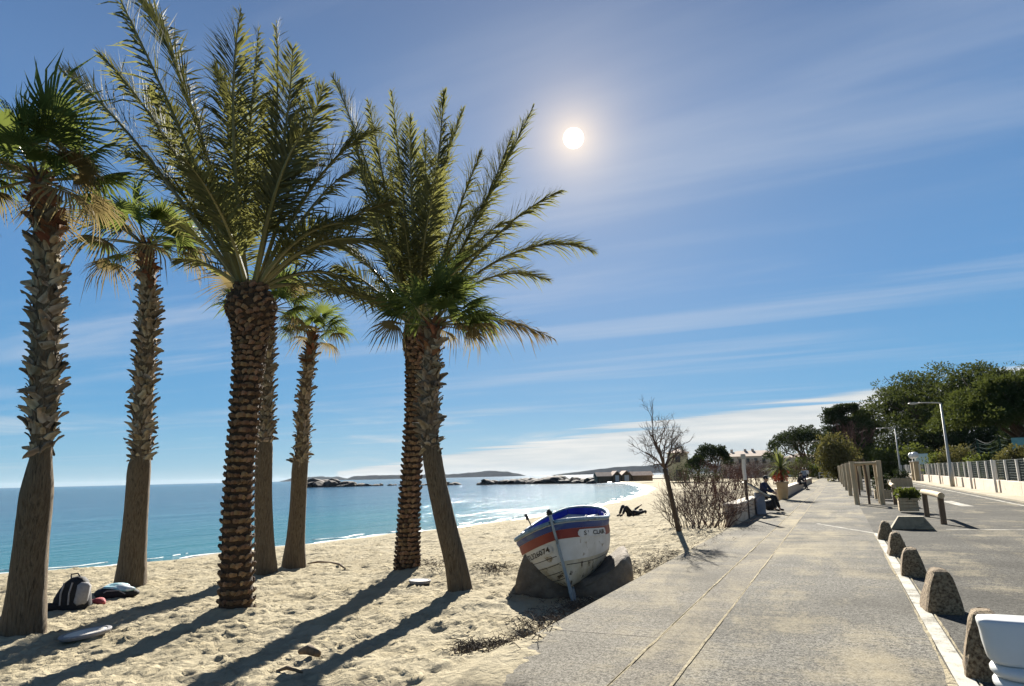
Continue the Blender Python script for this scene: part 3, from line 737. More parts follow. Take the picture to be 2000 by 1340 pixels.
def palm(name, label, group, base, d, line, boots_from, kind, sc, seed, crown):
    """line: (pixel x, pixel y, pixel width) up the trunk, all at the depth of the trunk's foot"""
    r3 = np.random.default_rng(seed)
    p0 = np.asarray(base); root = empty(name, p0, label, 'palm tree', group)
    pts = [P(x, y, d)-p0 for x, y, w in line]; rr = [w/2/F*d for x, y, w in line]
    pts[0] = pts[0]-np.array([0, 0, .35]); 
    me, C, Rr = trunk_mesh('trunk', pts, [r*((.50 if kind == 'w' else .78) if y < boots_from else (.90 if k_ else 1.)) for k_, (r, (x, y, w)) in enumerate(zip(rr, line))], M['trunk' if kind == 'w' else 'trunkd'], .012 if kind == 'w' else .02, seed)
    ob('trunk', me, root)
    # leaf bases in a spiral
    zb = P(line[0][0], boots_from, d)[2]-p0[2]; zt = C[-1][2]
    items = []
    step = .0088 if kind == 'w' else .0046
    step /= sc; z = zb; a = r3.uniform(0, 6)
    view = (CAM-p0)[:2]; view = view/np.linalg.norm(view)
    while z < zt+.04:
        i = np.searchsorted(C[:, 2], z); i = min(max(i, 1), len(C)-1)
        c = C[i]; r = Rr[i]; top = (z-zb)/(zt-zb)
        a += 2.39996+r3.normal()*.06
        nrm = np.array([math.cos(a), math.sin(a), 0])
        if kind == 'w': kd = 'bootr' if (top > .80+r3.normal()*.06) else 'boot'; twist = r3.normal()*.75; lean = .02+abs(r3.normal())*.20+(.4 if r3.uniform() < .05 else 0)+(.2*(top < .06)); s = sc*r3.uniform(.42, 1.08)
        else: kd = 'bootd'; twist = r3.normal()*.14; lean = r3.normal()*.12; s = sc*r3.uniform(.72, 1.1)
        if kind == 'w' and top > .9: s *= .75
        if kind == 'w' and r3.uniform() < (.5 if top < .035 else .05) and top < .5: twist += math.pi*.9; lean += .3
        Xv = nrm; Zv = np.array([0, 0, 1.]); Yv = np.cross(Zv, Xv)
        R0 = np.stack([Xv, Yv, Zv], 1)
        cl, sl_ = math.cos(lean), math.sin(lean); ct, st_ = math.cos(twist), math.sin(twist)
        R1 = np.array([[cl, 0, sl_], [0, 1, 0], [-sl_, 0, cl]]); R2 = np.array([[1, 0, 0], [0, ct, -st_], [0, st_, ct]])
        Rm = R0 @ R1 @ R2
        if kind == 'w' and r3.uniform() < .10: z += step; continue
        items.append((nrm[:2] @ view, c+nrm*r*.97-Rm @ np.array([0, 0, .02]), Rm, s, BOOTS[kd][r3.integers(5)], kd))
        z += step*(1. if kind == 'd' else r3.uniform(.8, 1.2))
    items.sort(key=lambda q: -q[0])
    for q in items[:290]:
        o = ob('leaf_base', q[4], root)
        mm = Matrix(np.column_stack([q[2]*q[3], q[1]]).tolist()+[[0, 0, 0, 1]]); o.matrix_local = mm
    rest = items[290:]
    if rest:
        b = MB(); mk = ['boot', 'bootr', 'bootd']
        for q in rest:
            v, f = boot_np(q[4]); b.add((v*q[3]) @ q[2].T+q[1], f, mk.index(q[5]))
        o = b.build('leaf_base_cover', [M[k] for k in mk], root); o['kind'] = 'stuff'
    top = C[-1]
    crown(root, top, r3, d, p0, Rr[-1])
    return root

def fan_crown(n, sc, old=.25, up=.9, low=-.65, extra=()):
    def f(root, top, r3, d, p0, r):
        a = r3.uniform(0, 6)
        for i in range(n):
            u = (i+.5)/n; a += 2.39996+r3.normal()*.2
            el = up+(low-up)*u**.9+r3.normal()*.10
            isold = u > 1-old
            me = (FANSOLD if isold else FANS)[r3.integers(4)]
            dirv = np.array([math.cos(a)*math.cos(el), math.sin(a)*math.cos(el), math.sin(el)])
            put(root, me, top, dirv, sc*r3.uniform(.85, 1.12), r3, r)
        for (px, py, dd, old_) in extra:
            dirv = P(px, py, d+dd)-p0-top; ln = np.linalg.norm(dirv)
            put(root, (FANSOLD if old_ else FANS)[r3.integers(4)], top, dirv/ln, ln/1.45, r3, r)
    def put(root, me, top, dirv, s, r3, r):
        T, S, N = frame(dirv); 
        if N[2] < 0: S, N = -S, -N
        rl = r3.normal()*.35; S, N = S*math.cos(rl)+N*math.sin(rl), N*math.cos(rl)-S*math.sin(rl)
        Rm = np.stack([T, np.cross(N, T), N], 1)
        o = ob('fan_leaf', me, root)
        pos = top+np.array([dirv[0], dirv[1], 0])*r*.5+np.array([0, 0, -.05])
        o.matrix_local = Matrix(np.column_stack([Rm*s, pos]).tolist()+[[0, 0, 0, 1]])
    return f
def feather_crown(tips, n_rand, seed, Lr=(2.2, 3.2)):
    """tips: (pixel x, y, depth offset, bend) for the leaves one can follow in the picture"""
    def f(root, top, r3, d, p0, r):
        for k, (px, py, dd, bend) in enumerate(tips):
            tip = P(px, py, d+dd)-p0
            v = tip-top; L = np.linalg.norm(v)
            hor = np.array([v[0], v[1], 0]); hn = np.linalg.norm(hor)+1e-6
            b0 = top+hor/hn*r*.55+np.array([0, 0, -.04])
            mid = b0+v*.52+np.array([0, 0, 1.])*(bend*1.45+.02)*L+r3.normal(size=3)*.05*L
            ob('frond', frond_mesh('frond', b0, mid, tip, seed*100+k, old=False, wide=min(1.15, L/3.0+.15)), root)
        a = r3.uniform(0, 6)
        for k in range(n_rand):
            a += 2.39996; u = (k+.5)/n_rand
            el = 1.35-1.35*u+r3.normal()*.08; L = r3.uniform(*Lr)*(.8 if u < .2 else 1)
            h = np.array([math.cos(a), math.sin(a), 0])
            b0 = top+h*r*.55+np.array([0, 0, -.04])
            tip = b0+L*(h*math.cos(el)+np.array([0, 0, math.sin(el)]))-np.array([0, 0, .25*L*u])
            mid = b0+L*.5*(h*math.cos(el)*.85+np.array([0, 0, math.sin(el)+.22]))
            ob('frond', frond_mesh('frond', b0, mid, tip, seed*100+50+k, old=(u > .9), wide=.9), root)
    return f
WG = 'fan palms on the beach'; DG = 'date palms on the beach'
PALM = {}
def mk(name, label, grp, line, bf, kind, sc, seed, crown):
    g = foot(line[0][0], line[0][1]); PALM[label] = g
    return palm(name, label, grp, g, depth(g), line, bf, kind, sc, seed, crown)
mk('fan_palm', 'tall thick fan palm at the far left beside the backpack', WG,
   [(44, 1243, 94), (52, 1160, 74), (61, 1060, 66), (72, 960, 64), (82, 880, 66), (84, 800, 92), (88, 680, 94), (92, 560, 88), (90, 440, 82), (78, 345, 64)], 884, 'w', .98, 1,
   fan_crown(24, .86, .35, 1.3, -.5, [(112, 120, .2, 0), (30, 140, -.3, 0), (200, 330, .1, 1), (20, 300, -.2, 1), (-10, 200, .2, 0), (190, 260, -.4, 0)]))
mk('fan_palm', 'fan palm second from the left with clothes piled at its foot', WG,
   [(254, 1150, 68), (259, 1090, 54), (266, 1000, 47), (272, 910, 46), (277, 885, 60), (279, 800, 66), (285, 690, 60), (290, 590, 54), (286, 475, 48)], 900, 'w', 1.05, 2,
   fan_crown(17, 1.0, .3, 1.2, -.35, [(195, 500, -.2, 0), (210, 400, .2, 1), (350, 470, .2, 0), (330, 380, -.3, 0), (240, 380, .3, 1), (420, 470, .3, 1)]))
mk('fan_palm', 'slim fan palm standing directly behind the near date palm', WG,
   [(522, 1124, 50), (516, 1050, 40), (514, 960, 36), (516, 872, 36), (518, 850, 44), (520, 760, 46), (522, 680, 42), (524, 600, 36)], 866, 'w', 1.0, 4,
   fan_crown(15, .8, .3, 1.2, -.25, [(420, 500, -.3, 1), (440, 540, .3, 0), (600, 520, .2, 1), (560, 480, .1, 0)]))
mk('fan_palm', 'small slender fan palm in the middle with a tuft crown', WG,
   [(572, 1110, 56), (577, 1060, 40), (582, 990, 34), (586, 905, 34), (591, 880, 48), (592, 820, 46), (598, 750, 38), (606, 690, 34), (610, 645, 28)], 905, 'w', .95, 5,
   fan_crown(14, .72, .25, 1.2, -.2, [(560, 590, .2, 0), (680, 600, -.2, 0), (690, 640, .1, 1), (560, 620, -.2, 1)]))
mk('fan_palm', 'leaning fan palm with a smooth lower trunk left of the boat', WG,
   [(906, 1165, 56), (893, 1110, 50), (872, 1030, 46), (852, 940, 43), (843, 885, 42), (840, 860, 62), (839, 790, 66), (841, 710, 60), (846, 630, 50)], 880, 'w', 1.0, 7,
   fan_crown(16, .85, .12, 1.3, .15, [(960, 640, -.2, 1), (985, 610, .1, 1), (930, 620, -.4, 1), (900, 500, -.2, 0), (860, 480, .3, 0), (950, 560, .2, 0), (1000, 580, -.1, 0), (820, 520, -.3, 0)]))
mk('date_palm', 'near date palm with a thick rugged trunk in the left half', DG,
   [(462, 1196, 86), (462, 1120, 74), (463, 1000, 66), (470, 900, 62), (479, 800, 62), (486, 700, 64), (490, 640, 82), (489, 610, 112), (489, 592, 112), (490, 560, 70)], 1200, 'd', 1.0, 3,
   feather_crown([(205, -60, -.6, .10), (262, -20, .6, .08), (195, 105, -.3, .14), (120, 140, .3, .16), (470, 22, -.2, .02), (540, 45, .3, .02), (505, 60, .8, .0), (572, 95, -.5, .04),
                  (632, 170, .2, .10), (735, 255, -.3, .20), (765, 395, .2, .22), (770, 490, -.5, .20), (700, 560, .1, .16), (330, 440, .7, .16), (345, 510, -.6, .18), (250, 300, .2, .14), (640, 440, 1.1, .2), (420, 130, 1.0, .03), (690, 330, .9, .2), (600, 250, -.7, .12), (300, 180, 1.0, .12), (720, 440, -.9, .22), (380, 330, -1., .14)], 3, 3, (2.0, 2.7)))
mk('date_palm', 'farther date palm whose trunk crosses behind the leaning palm', DG,
   [(796, 1117, 60), (796, 1080, 54), (799, 1000, 46), (805, 900, 42), (812, 800, 44), (816, 720, 50), (814, 665, 60), (815, 630, 52)], 1118, 'd', 1.12, 6,
   feather_crown([(650, 150, .3, .10), (765, 180, -.3, .02), (868, 180, .2, .0), (905, 215, .8, .02), (1040, 212, -.2, .05), (1000, 260, .6, .05), (1097, 372, .2, .13), (1158, 490, -.3, .20), (1072, 548, .4, .20),
                  (640, 470, -.4, .16), (655, 520, .3, .12), (620, 545, -.2, .10), (700, 330, .9, .1), (690, 250, -.8, .06), (830, 260, 1.2, .0), (950, 400, -.9, .1), (730, 420, 1.2, .12), (720, 200, .1, .06), (800, 230, -.9, .02), (940, 300, .3, .06), (860, 330, -1.2, .02), (1000, 430, .9, .14), (760, 300, .6, .05)], 8, 6, (2.2, 2.9)))

# ------------------------------------------------------------------ boat on its rock cradle
M['hull'] = mat('hull_white_paint', (.74, .72, .66), (.62, .59, .51), 3.5, .55, .25, 9, c3=(.26, .19, .10), s3=5, lo3=.60, hi3=.68, spec=.35)
M['hullbot'] = mat('flaking_hull_paint', (.64, .58, .44), (.48, .41, .27), 5, .7, .6, 12, c3=(.10, .07, .04), s3=6.5, lo3=.55, hi3=.60)
M['hullred'] = mat('hull_red_paint', (.20, .014, .010), (.26, .03, .014), 3, .55, .15, 12, c3=(.32, .12, .05), s3=2.2, lo3=.55, hi3=.68, spec=.4)
M['hullblue'] = mat('hull_blue_paint', (.006, .022, .15), (.010, .045, .19), 3, .5, .12, 12, c3=(.07, .13, .20), s3=2.5, lo3=.56, hi3=.66, spec=.4)
M['deepblue'] = mat('inside_blue_paint', (.008, .012, .30), (.015, .03, .42), 4, .5, .15, 12, spec=.35)
M['rail'] = mat('worn_blue_rail', (.10, .20, .30), (.30, .40, .46), 6, .55, .25, 16, c3=(.05, .07, .09), s3=6)
M['stem'] = mat('worn_stem_paint', (.24, .31, .35), (.36, .40, .40), 5, .6, .4, 18, stretch=(2, 2, .5), c3=(.10, .08, .06), s3=7, lo3=.54, hi3=.62)
M['deckw'] = mat('white_deck', (.62, .61, .57), (.52, .51, .46), 4, .6, .15, 14)
M['letters'] = mat('black_lettering', (.012, .012, .012), None, rough=.5, bump=0)
M['plate'] = mat('white_name_panel', (.70, .69, .65), (.60, .58, .52), 9, .5, .1, 14)
def build_boat():
    L, B = 4.5, .86
    kf = G(1119, 1176, -.40); d0 = depth(kf)
    yaw = math.atan2(-(ray(1095, 1000)[0]), ray(1095, 1000)[1])-rad(3.8)     # stern swings to the right
    ax = np.array([-math.sin(yaw), math.cos(yaw), 0.])                        # bow to stern
    heel = rad(-13.)
    root = empty('fishing_boat', (0, 0, 0), 'small white wooden boat with blue rail and red stripe on a rock cradle', 'boat')
    Rb = Rz(yaw) @ np.array([[math.cos(heel), 0, math.sin(heel)], [0, 1, 0], [-math.sin(heel), 0, math.cos(heel)]])
    pit = rad(1.5); Rb = Rb @ np.array([[1, 0, 0], [0, math.cos(pit), -math.sin(pit)], [0, math.sin(pit), math.cos(pit)]])
    org = kf - Rb @ np.array([0, -L/2*.97, 0])
    root.matrix_world = Matrix(np.column_stack([Rb, org]).tolist()+[[0, 0, 0, 1]])
    hb = lambda t: B*max(0., 1-abs(t)**2.9)**.66
    sh = lambda t: 1.00+.28*max(0, t)**2.2+.16*max(0, -t)**2.2
    kz = lambda t: .13+.10*abs(t)**5
    yy = lambda t, v: -t*L/2*(1-.05*(v/1.2)*abs(t)**3)          # v metres below the sheer: slightly raked ends
    def sect(t, z):                                             # half width at height z
        s = min(1., max(0., (z-kz(t))/(sh(t)-kz(t))))
        e = 2.7-1.2*abs(t)**2; k = .36+.42*abs(t)**2.5
        return hb(t)*((1-(1-s)**e)**k)*(1+.03*(s > .9))
    def HP(t, v, sg, off=0.):
        z = sh(t)-v; e = 1e-3
        p = np.array([sg*sect(t, z), yy(t, v), z])
        if off:
            t2 = min(1, t+.01); t1 = t2-.02
            a = np.array([sg*sect(t2, sh(t2)-v), yy(t2, v), sh(t2)-v])-np.array([sg*sect(t1, sh(t1)-v), yy(t1, v), sh(t1)-v])
            c = np.array([sg*sect(t, z+.01), yy(t, v-.01), z+.01])-np.array([sg*sect(t, z-.01), yy(t, v+.01), z-.01])
            n = np.cross(a, c); n = n/(np.linalg.norm(n)+1e-9); n = n*np.sign(n[0]*sg+1e-9); p = p+n*off
        return p
    NT_ = 61; ts = np.sin(np.linspace(-1, 1, NT_)*math.pi/2)
    def strip(name, v0f, v1f, rows, m, off=0., parent=root):
        b = MB()
        for sg in (-1, 1):
            V = []; fs = []
            for t in ts:
                for r in range(rows+1):
                    v = v0f(t)+(v1f(t)-v0f(t))*r/rows
                    V.append(HP(t, v, sg, off if 0 < r < rows or off else 0))
            for i in range(NT_-1):
                for r in range(rows):
                    k = i*(rows+1)+r; q = (k, k+1, k+rows+2, k+rows+1); fs.append(q if sg > 0 else q[::-1])
            b.add(V, fs)
        return b.build(name, m, parent, smooth=True)
    K = lambda t: sh(t)-kz(t)
    hull = strip('hull', lambda t: 0., lambda t: K(t)*.60, 14, M['hull'])
    strip('hull_bottom', lambda t: K(t)*.60, lambda t: K(t), 12, M['hullbot'])
    strip('blue_band', lambda t: .035, lambda t: .126, 2, M['hullblue'], .010)
    strip('red_stripe', lambda t: .128, lambda t: .275, 3, M['hullred'], .008)
    for sg, ff_ in ((-1, (.50, .62, .74, .85)), (1, (.66,))):
        for f_ in ff_:
            b = MB(); b.tube([HP(t, K(t)*f_, sg, .001) for t in ts[4:-3]], .0055, 4, cap=False); b.build('plank_seam', M['letters'], root)
    # gunwale rail
    b = MB(); 
    for sg in (-1, 1):
        b.tube([HP(t, -.01, sg)+np.array([sg*.012, 0, 0]) for t in ts[1:-1]], .036, 6)
    b.build('gunwale', M['rail'], root, smooth=True)
    # inside: blue bulwark, ribs, white deck with a raised coaming
    dk = .15
    b = MB()
    for sg in (-1, 1):
        V = []; fs = []
        for t in ts:
            for v in (-.01, dk+.02): 
                p = HP(t, v, sg); V.append((p[0]-sg*min(.045, abs(p[0])*.8), p[1]*.985, p[2]))
        for i in range(NT_-1): q = (2*i, 2*i+1, 2*i+3, 2*i+2); fs.append(q[::-1] if sg > 0 else q)
        b.add(V, fs)
    b.build('bulwark_inside', M['deepblue'], root)
    for t in np.linspace(-.86, .86, 17):
        for sg in (-1, 1):
            p0 = HP(t, 0.01, sg); p1 = HP(t, dk, sg); b = MB()
            b.tube([(p0[0]-sg*.055, p0[1], p0[2]), (p1[0]-sg*.05, p1[1], p1[2])], .018, 4); b.build('rib', M['deepblue'], root)
    b = MB(); V = []; fs = []
    for t in ts:
        w = abs(HP(t, dk, 1)[0])-.02; w = max(w, .0)
        for k in range(7): q = -1+2*k/6; V.append((q*w, yy(t, dk), sh(t)-dk+.05*(1-q*q)))
    for i in range(NT_-1):
        for k in range(6): fs.append((i*7+k, i*7+k+1, i*7+8+k, i*7+7+k))
    b.add(V, fs); b.build('deck', M['deckw'], root, smooth=True)
    b = MB(); co = [(.44*math.cos(q), .95*math.sin(q)+.25, 1.0-dk+.06) for q in np.linspace(0, 2*math.pi, 33)]
    b.tube(co, .055, 6); b.build('hatch_coaming', M['deckw'], root, smooth=True)
    b = MB(); b.box((0, .25, 1.0-dk+.055), (.74, 1.6, .02), bev=.005); b.build('hatch_cover', M['bluepost'], root)
    b = MB(); b.box((0, 1.35, 1.0-.05), (1.36, .22, .035), bev=.01); b.build('thwart', M['deckw'], root)
    # stem and keel
    b = MB()
    st = []
    for v in np.linspace(-.14, K(1.), 12): st.append((0, yy(1., v)-.015, sh(1.)-v))
    st += [(0, -L/2*.962, .06), (0, -L/2*.955, -.01)]
    V = []; fs = []
    for i, (x, y, z) in enumerate(st):
        w = .030 if i < 12 else .028
        V += [(-w*.55, y-.035, z), (w*.55, y-.035, z), (w, y+.06, z), (-w, y+.06, z)]
    for i in range(len(st)-1):
        for k in range(4): fs.append((4*i+k, 4*i+(k+1) % 4, 4*i+4+(k+1) % 4, 4*i+4+k))
    fs += [(0, 1, 2, 3), tuple(4*(len(st)-1)+k for k in (3, 2, 1, 0))]
    b.add(V, fs); b.build('stem_post', M['stem'], root)
    b = MB(); b.box((0, -yy(-1, 0)*0, .075), (.075, L*.93, .16)); b.build('keel', M['stem'], root)
    b = MB(); b.lathe([(.035, 0), (.05, .02), (.05, .06), (.03, .08), (.02, .10)], 10, c=(0, -L/2-.015, sh(1)+.13)); b.build('stem_head', M['letters'], root)
    b = MB(); b.tube([(0, L/2+.03, .25), (0, L/2+.05, 1.2)], .03, 6); b.box((0, L/2+.16, .55), (.035, .26, .8)); b.build('rudder', M['rail'], root)
    p = HP(-.55, 0, -1); b = MB(); b.tube([p+[.03, 0, -.05], p+[-.02, 0, .16], p+[-.03, 0, .20]], .014, 6); b.tube([p+[-.03, 0, .17], p+[-.055, 0, .30]], .032, 8); b.build('thole_post', M['letters'], root)
    for t_, sg in ((.2, -1), (.2, 1), (.72, -1), (.78, 1)):
        p = HP(t_, 0, sg); b = MB(); b.tube([p+[-sg*.02, 0, 0], p+[-sg*.02, 0, .07]], .02, 6); b.build('cleat', M['bluepost'], root)
    b = MB(); b.tube([(-.02, -1.75, .98), (.05, -1.55, .99), (.02, -1.35, 1.0), (.10, -1.1, .98), (.09, -.9, .93)], .012, 5); b.build('mooring_rope', M['wooddk'], root)
    # name panels, wrapped on the hull
    def arc_t(v, sg):
        tt = np.linspace(1, -.4, 300); pp = np.array([HP(t, v, sg) for t in tt])
        return np.concatenate([[0], np.cumsum(np.linalg.norm(np.diff(pp, axis=0), axis=1))]), tt
    def wrap(pts2, sg, v0, a0, off):
        A, tt = arc_t(v0, sg)
        return [HP(float(np.interp(a0+q[0] if sg > 0 else a0-q[0], A, tt)), v0-q[1], sg, off) for q in pts2]
    def panel(words, sg, a0, v0, wid, hgt, size):
        # a0: arc from the stem to the panel's left end as read
        n = 20; r_ = hgt*.32; out = []
        b = MB(); V = []; fs = []
        for i in range(n+1):
            u = wid*i/n; e = min(u, wid-u); cut = 0 if e > r_ else r_-math.sqrt(max(0, r_*r_-(r_-e)**2))
            V += [(u, cut-hgt*.5), (u, hgt*.5-cut)]
        for i in range(n): fs.append((2*i, 2*i+2, 2*i+3, 2*i+1))
        pl = MB(); pl.add(wrap(V, sg, v0, a0, .018), fs); po = pl.build('name_panel', M['plate'], root)
        for txt, u0, u1, hk, vo in words:
            cu = bpy.data.curves.new('t', 'FONT'); cu.body = txt; cu.size = size; cu.resolution_u = 2; cu.offset = size*.018
            to = bpy.data.objects.new('t', cu); COL.objects.link(to); bpy.context.view_layer.update()
            me = bpy.data.meshes.new_from_object(to.evaluated_get(bpy.context.evaluated_depsgraph_get()))
            bm = bmesh.new(); bm.from_mesh(me); bmesh.ops.triangulate(bm, faces=bm.faces)
            v = np.array([w_.co[:2] for w_ in bm.verts]); f = [tuple(x.index for x in q.verts) for q in bm.faces]; bm.free()
            bpy.data.objects.remove(to); bpy.data.meshes.remove(me); bpy.data.curves.remove(cu)
            ext = v.max(0)-v.min(0); v = v-v.min(0); v[:, 0] *= (u1-u0)*wid/ext[0]; v[:, 1] *= hgt*hk/ext[1]
            v = v+np.array([u0*wid, hgt*vo])
            lb = MB(); lb.add(wrap(v, sg, v0, a0, .024), f); lb.build('lettering', M['letters'], po)
    panel([('TL326074', .06, .95, .64, -.32)], -1, .98, .375, .86, .14, .15)
    panel([('S', .14, .21, .6, -.30), ('t', .245, .275, .3, .02), ('CLAIR', .40, .90, .6, -.30)], 1, .42, .218, 1.0, .125, .13)
    # the cradle: a thing of its own under the boat
    cr = empty('rock_cradle', (org[0], org[1], -.5), 'rough brown rock cradle holding up the white boat', 'cradle', rz=yaw)
    prof = [(-1.12, 0), (-1.08, .30), (-.99, .62), (-.90, .88), (-.72, .70), (-.40, .52), (-.10, .42), (.14, .40), (.36, .46), (.60, .56), (.78, .70), (.87, .74), (.93, .62), (.96, .38), (.97, 0)]
    nS = 12; V = []; fs = []; n = len(prof); ysr = np.linspace(-1.72, .8, nS)
    r3 = np.random.default_rng(4)
    for i, y in enumerate(ysr):
        e = abs((i-(nS-1)/2)/((nS-1)/2)); k = 1-.05*e**6
        for j, (x, z) in enumerate(prof):
            hgt = z*(1-.10*e**6)*(1+.03*r3.normal())
            V.append((x*k+.03*r3.normal()+.06, y+.03*r3.normal()-(.14*(z/.9) if i == 0 else 0)*-1, hgt))
    for i in range(nS-1):
        for j in range(n-1): fs.append((i*n+j, i*n+j+1, (i+1)*n+j+1, (i+1)*n+j))
    c0 = len(V); V.append((.1, ysr[0]+.0, .15)); c1 = len(V); V.append((.1, ysr[-1], .15))
    for j in range(n-1): fs.append((j, c0, j+1)); fs.append(((nS-1)*n+j+1, c1, (nS-1)*n+j))
    fs += [(0, n-1, c0), ((nS-1)*n, c1, nS*n-1)]
    b = MB(); b.add(V, fs); o = b.build('rock_body', M['cradle'], cr, smooth=True)
    md = o.modifiers.new('s', 'SUBSURF'); md.levels = md.render_levels = 2
    return org, yaw
BOAT_O, BOAT_YAW = build_boat()

# ------------------------------------------------------------------ things on the sand
def on_sand(x, y, dz=0.):
    p = foot(x, y); return np.array([p[0], p[1], p[2]+dz])
def disc(px, py, r, label, tilt, seed):
    p = on_sand(px, py, .05); root = empty('white_disc', p, label, 'disc', rot=(tilt[0], tilt[1], 0))
    b = MB(); b.lathe([(r*.55, -.045), (r*.93, -.035), (r, -.005), (r, .008), (r*.97, .016), (r*.86, .016), (r*.80, .006)], 40); b.build('rim', M['greyf'], root, smooth=False)
    b = MB(); b.lathe([(r*.795, -.02), (r*.795, .009), (r*.70, .014)], 40); b.build('face', M['conc'], root)
disc(166, 1244, .30, 'large round pale disc lying in the sand at lower left', (rad(4), rad(-5)), 1)
disc(820, 1140, .20, 'small round white disc on the sand beside the farther date palm', (0, rad(2)), 2)
# backpack and clothes
def blob(b, c, s, seed, mi=0, amp=.14, fl=.0):
    bm = bmesh.new(); bmesh.ops.create_icosphere(bm, subdivisions=3, radius=1)
    r3 = np.random.default_rng(seed); ks = r3.normal(size=(6, 3))*2.2; ph = r3.uniform(0, 6, 6)
    V = []
    for v in bm.verts:
        p = np.array(v.co); k = 1+amp*sum(math.sin(ks[i] @ p+ph[i]) for i in range(6))/3
        p = p*k*np.array(s); p[2] = max(p[2], -s[2]*.8+fl); V.append(p+np.array(c))
    b.add(V, [tuple(q.index for q in f.verts) for f in bm.faces], mi); bm.free()
bp = on_sand(140, 1190)
rt = empty('backpack', bp, 'black and grey backpack standing on the sand between two palms', 'backpack', rz=YAW+.25)
b = MB(); V = []; fs = []; prof = [(0, .26, .17, 0), (.06, .28, .19, 0), (.20, .26, .19, .0), (.34, .21, .17, .02), (.44, .16, .13, .04), (.50, .10, .08, .05), (.52, .03, .03, .05)]
for (z, wx, wy, ox) in prof:
    for j in range(14):
        q = 2*math.pi*j/14; c, s_ = math.cos(q), math.sin(q)
        V.append((ox+wx*np.sign(c)*abs(c)**.6, wy*np.sign(s_)*abs(s_)**.6, z))
for i in range(6):
    for j in range(14): fs.append((i*14+j, i*14+(j+1) % 14, i*14+14+(j+1) % 14, i*14+14+j))
fs.append(tuple(6*14+j for j in range(14))); b.add(V, fs); b.build('bag_body', M['black'], rt, smooth=True)
b = MB(); b.box((.16, -.10, .25), (.20, .20, .36), Rz(.6) @ np.array([[1, 0, .16], [0, 1, 0], [-.16, 0, 1]]), bev=.05); b.build('front_pocket', M['greyf'], rt, smooth=True)
b = MB(); b.tube([(-.05, 0, .50), (-.05, -.02, .56), (.05, -.02, .57), (.09, 0, .50)], .012, 6); b.build('handle', M['black'], rt)
b = MB(); b.tube([(-.46, -.14, .07), (-.30, -.14, .075), (-.12, -.14, .07)], [.06, .068, .06], 10); b.build('side_roll', M['black'], rt, smooth=True)
for q in (-.12, .0):
    b = MB(); b.tube([(q, -.19, .10), (q, -.20, .28), (q+.02, -.15, .44)], .014, 5); b.build('strap', M['greyf'], rt)
cp = on_sand(224, 1170)
rt = empty('beach_bag', cp, 'black beach bag lying against the second palm', 'bag', rz=YAW+.3)
b = MB(); blob(b, (0, 0, .09), (.34, .20, .12), 3, 0, .12); b.build('bag_body', M['black'], rt, smooth=True)
b = MB(); b.tube([(-.2, -.17, .1), (-.1, -.2, .17), (.1, -.2, .17), (.2, -.17, .1)], .01, 5); b.build('strap', M['greyf'], rt)
rt = fin(bpy.data.objects.new('folded_towel', None), 'pale blue and white towel heaped on the black bag', 'towel'); COL.objects.link(rt); rt.location = tuple(cp+np.array([.03, .06, .19])); rt.rotation_euler = (0, .05, YAW+.3)
b = MB(); blob(b, (0, 0, .0), (.27, .17, .065), 8, 0, .28); b.build('towel_folds', M['cyanf'], rt, smooth=True)
rp = on_sand(188, 1182, .0)
b = MB(); blob(b, (0, 0, .05), (.15, .10, .07), 12, 0, .3); o = b.build('red_cloth', M['redf'], None, smooth=True, loc=rp); fin(o, 'crumpled red cloth between the backpack and the black bag', 'cloth')
# stick and driftwood
def stick(px, label, r, z=.03):
    pts = [on_sand(x, y, z+dz) for x, y, dz in px]; b = MB(); c = pts[0]
    b.tube([p-c for p in pts], [r*(.7+.5*math.sin(i*1.7)**2) for i in range(len(pts))], 7); o = b.build('driftwood_stick', M['wooddk'], None, smooth=True, loc=c); fin(o, label, 'stick')
stick([(600, 1106, .03), (622, 1104, .05), (645, 1105, .05), (663, 1108, .04), (674, 1114, .0)], 'thin curved stick on the sand right of the small palm', .022)
stick([(586, 1283, .02), (603, 1285, .05), (622, 1288, .02)], 'short brown driftwood piece in the foreground sand', .045)
stick([(540, 1318, .0), (560, 1318, .03), (590, 1320, .0)], 'small dark twig at the bottom edge of the sand', .016)
# seaweed and twig litter along the paving edge
def litter(name, label, patches, n, seed, ln=(.05, .22)):
    r3 = np.random.default_rng(seed); V = []; fs = []; k = 0
    for i in range(n):
        x0, y0, sx, sy, a = patches[r3.integers(len(patches))]
        px, py = x0+r3.normal()*sx*math.cos(a)-r3.normal()*sy*math.sin(a), y0+r3.normal()*sx*math.sin(a)+r3.normal()*sy*math.cos(a)
        p = foot(px, py)
        if p[0] > -3.0: p[2] = max(p[2], .004)
        an = r3.uniform(0, 6.28); L = r3.uniform(*ln); el = abs(r3.normal())*.35
        d = np.array([math.cos(an)*math.cos(el), math.sin(an)*math.cos(el), math.sin(el)])*L
        w = r3.uniform(.0025, .006); s = np.array([-math.sin(an), math.cos(an), 0])*w
        m_ = p+d*.5+np.array([r3.normal()*.02, r3.normal()*.02, .02+r3.uniform(0, .03)]); p = p+[0, 0, .012]; e = p+d*np.array([1, 1, .6])
        u = np.array([0, 0, w*1.4])
        V += [p-s, p+s, p+u, m_-s, m_+s, m_+u, e-s*.4, e+s*.4, e+u*.4]
        for q in (0, 3): 
            for j in range(3): fs.append((k+q+j, k+q+(j+1) % 3, k+q+3+(j+1) % 3, k+q+3+j))
        k += 9
    me = mesh_np(name, V, fs, M['weed']); fin(ob(name, me), label, 'litter', kind='stuff')
sl_ = -.54
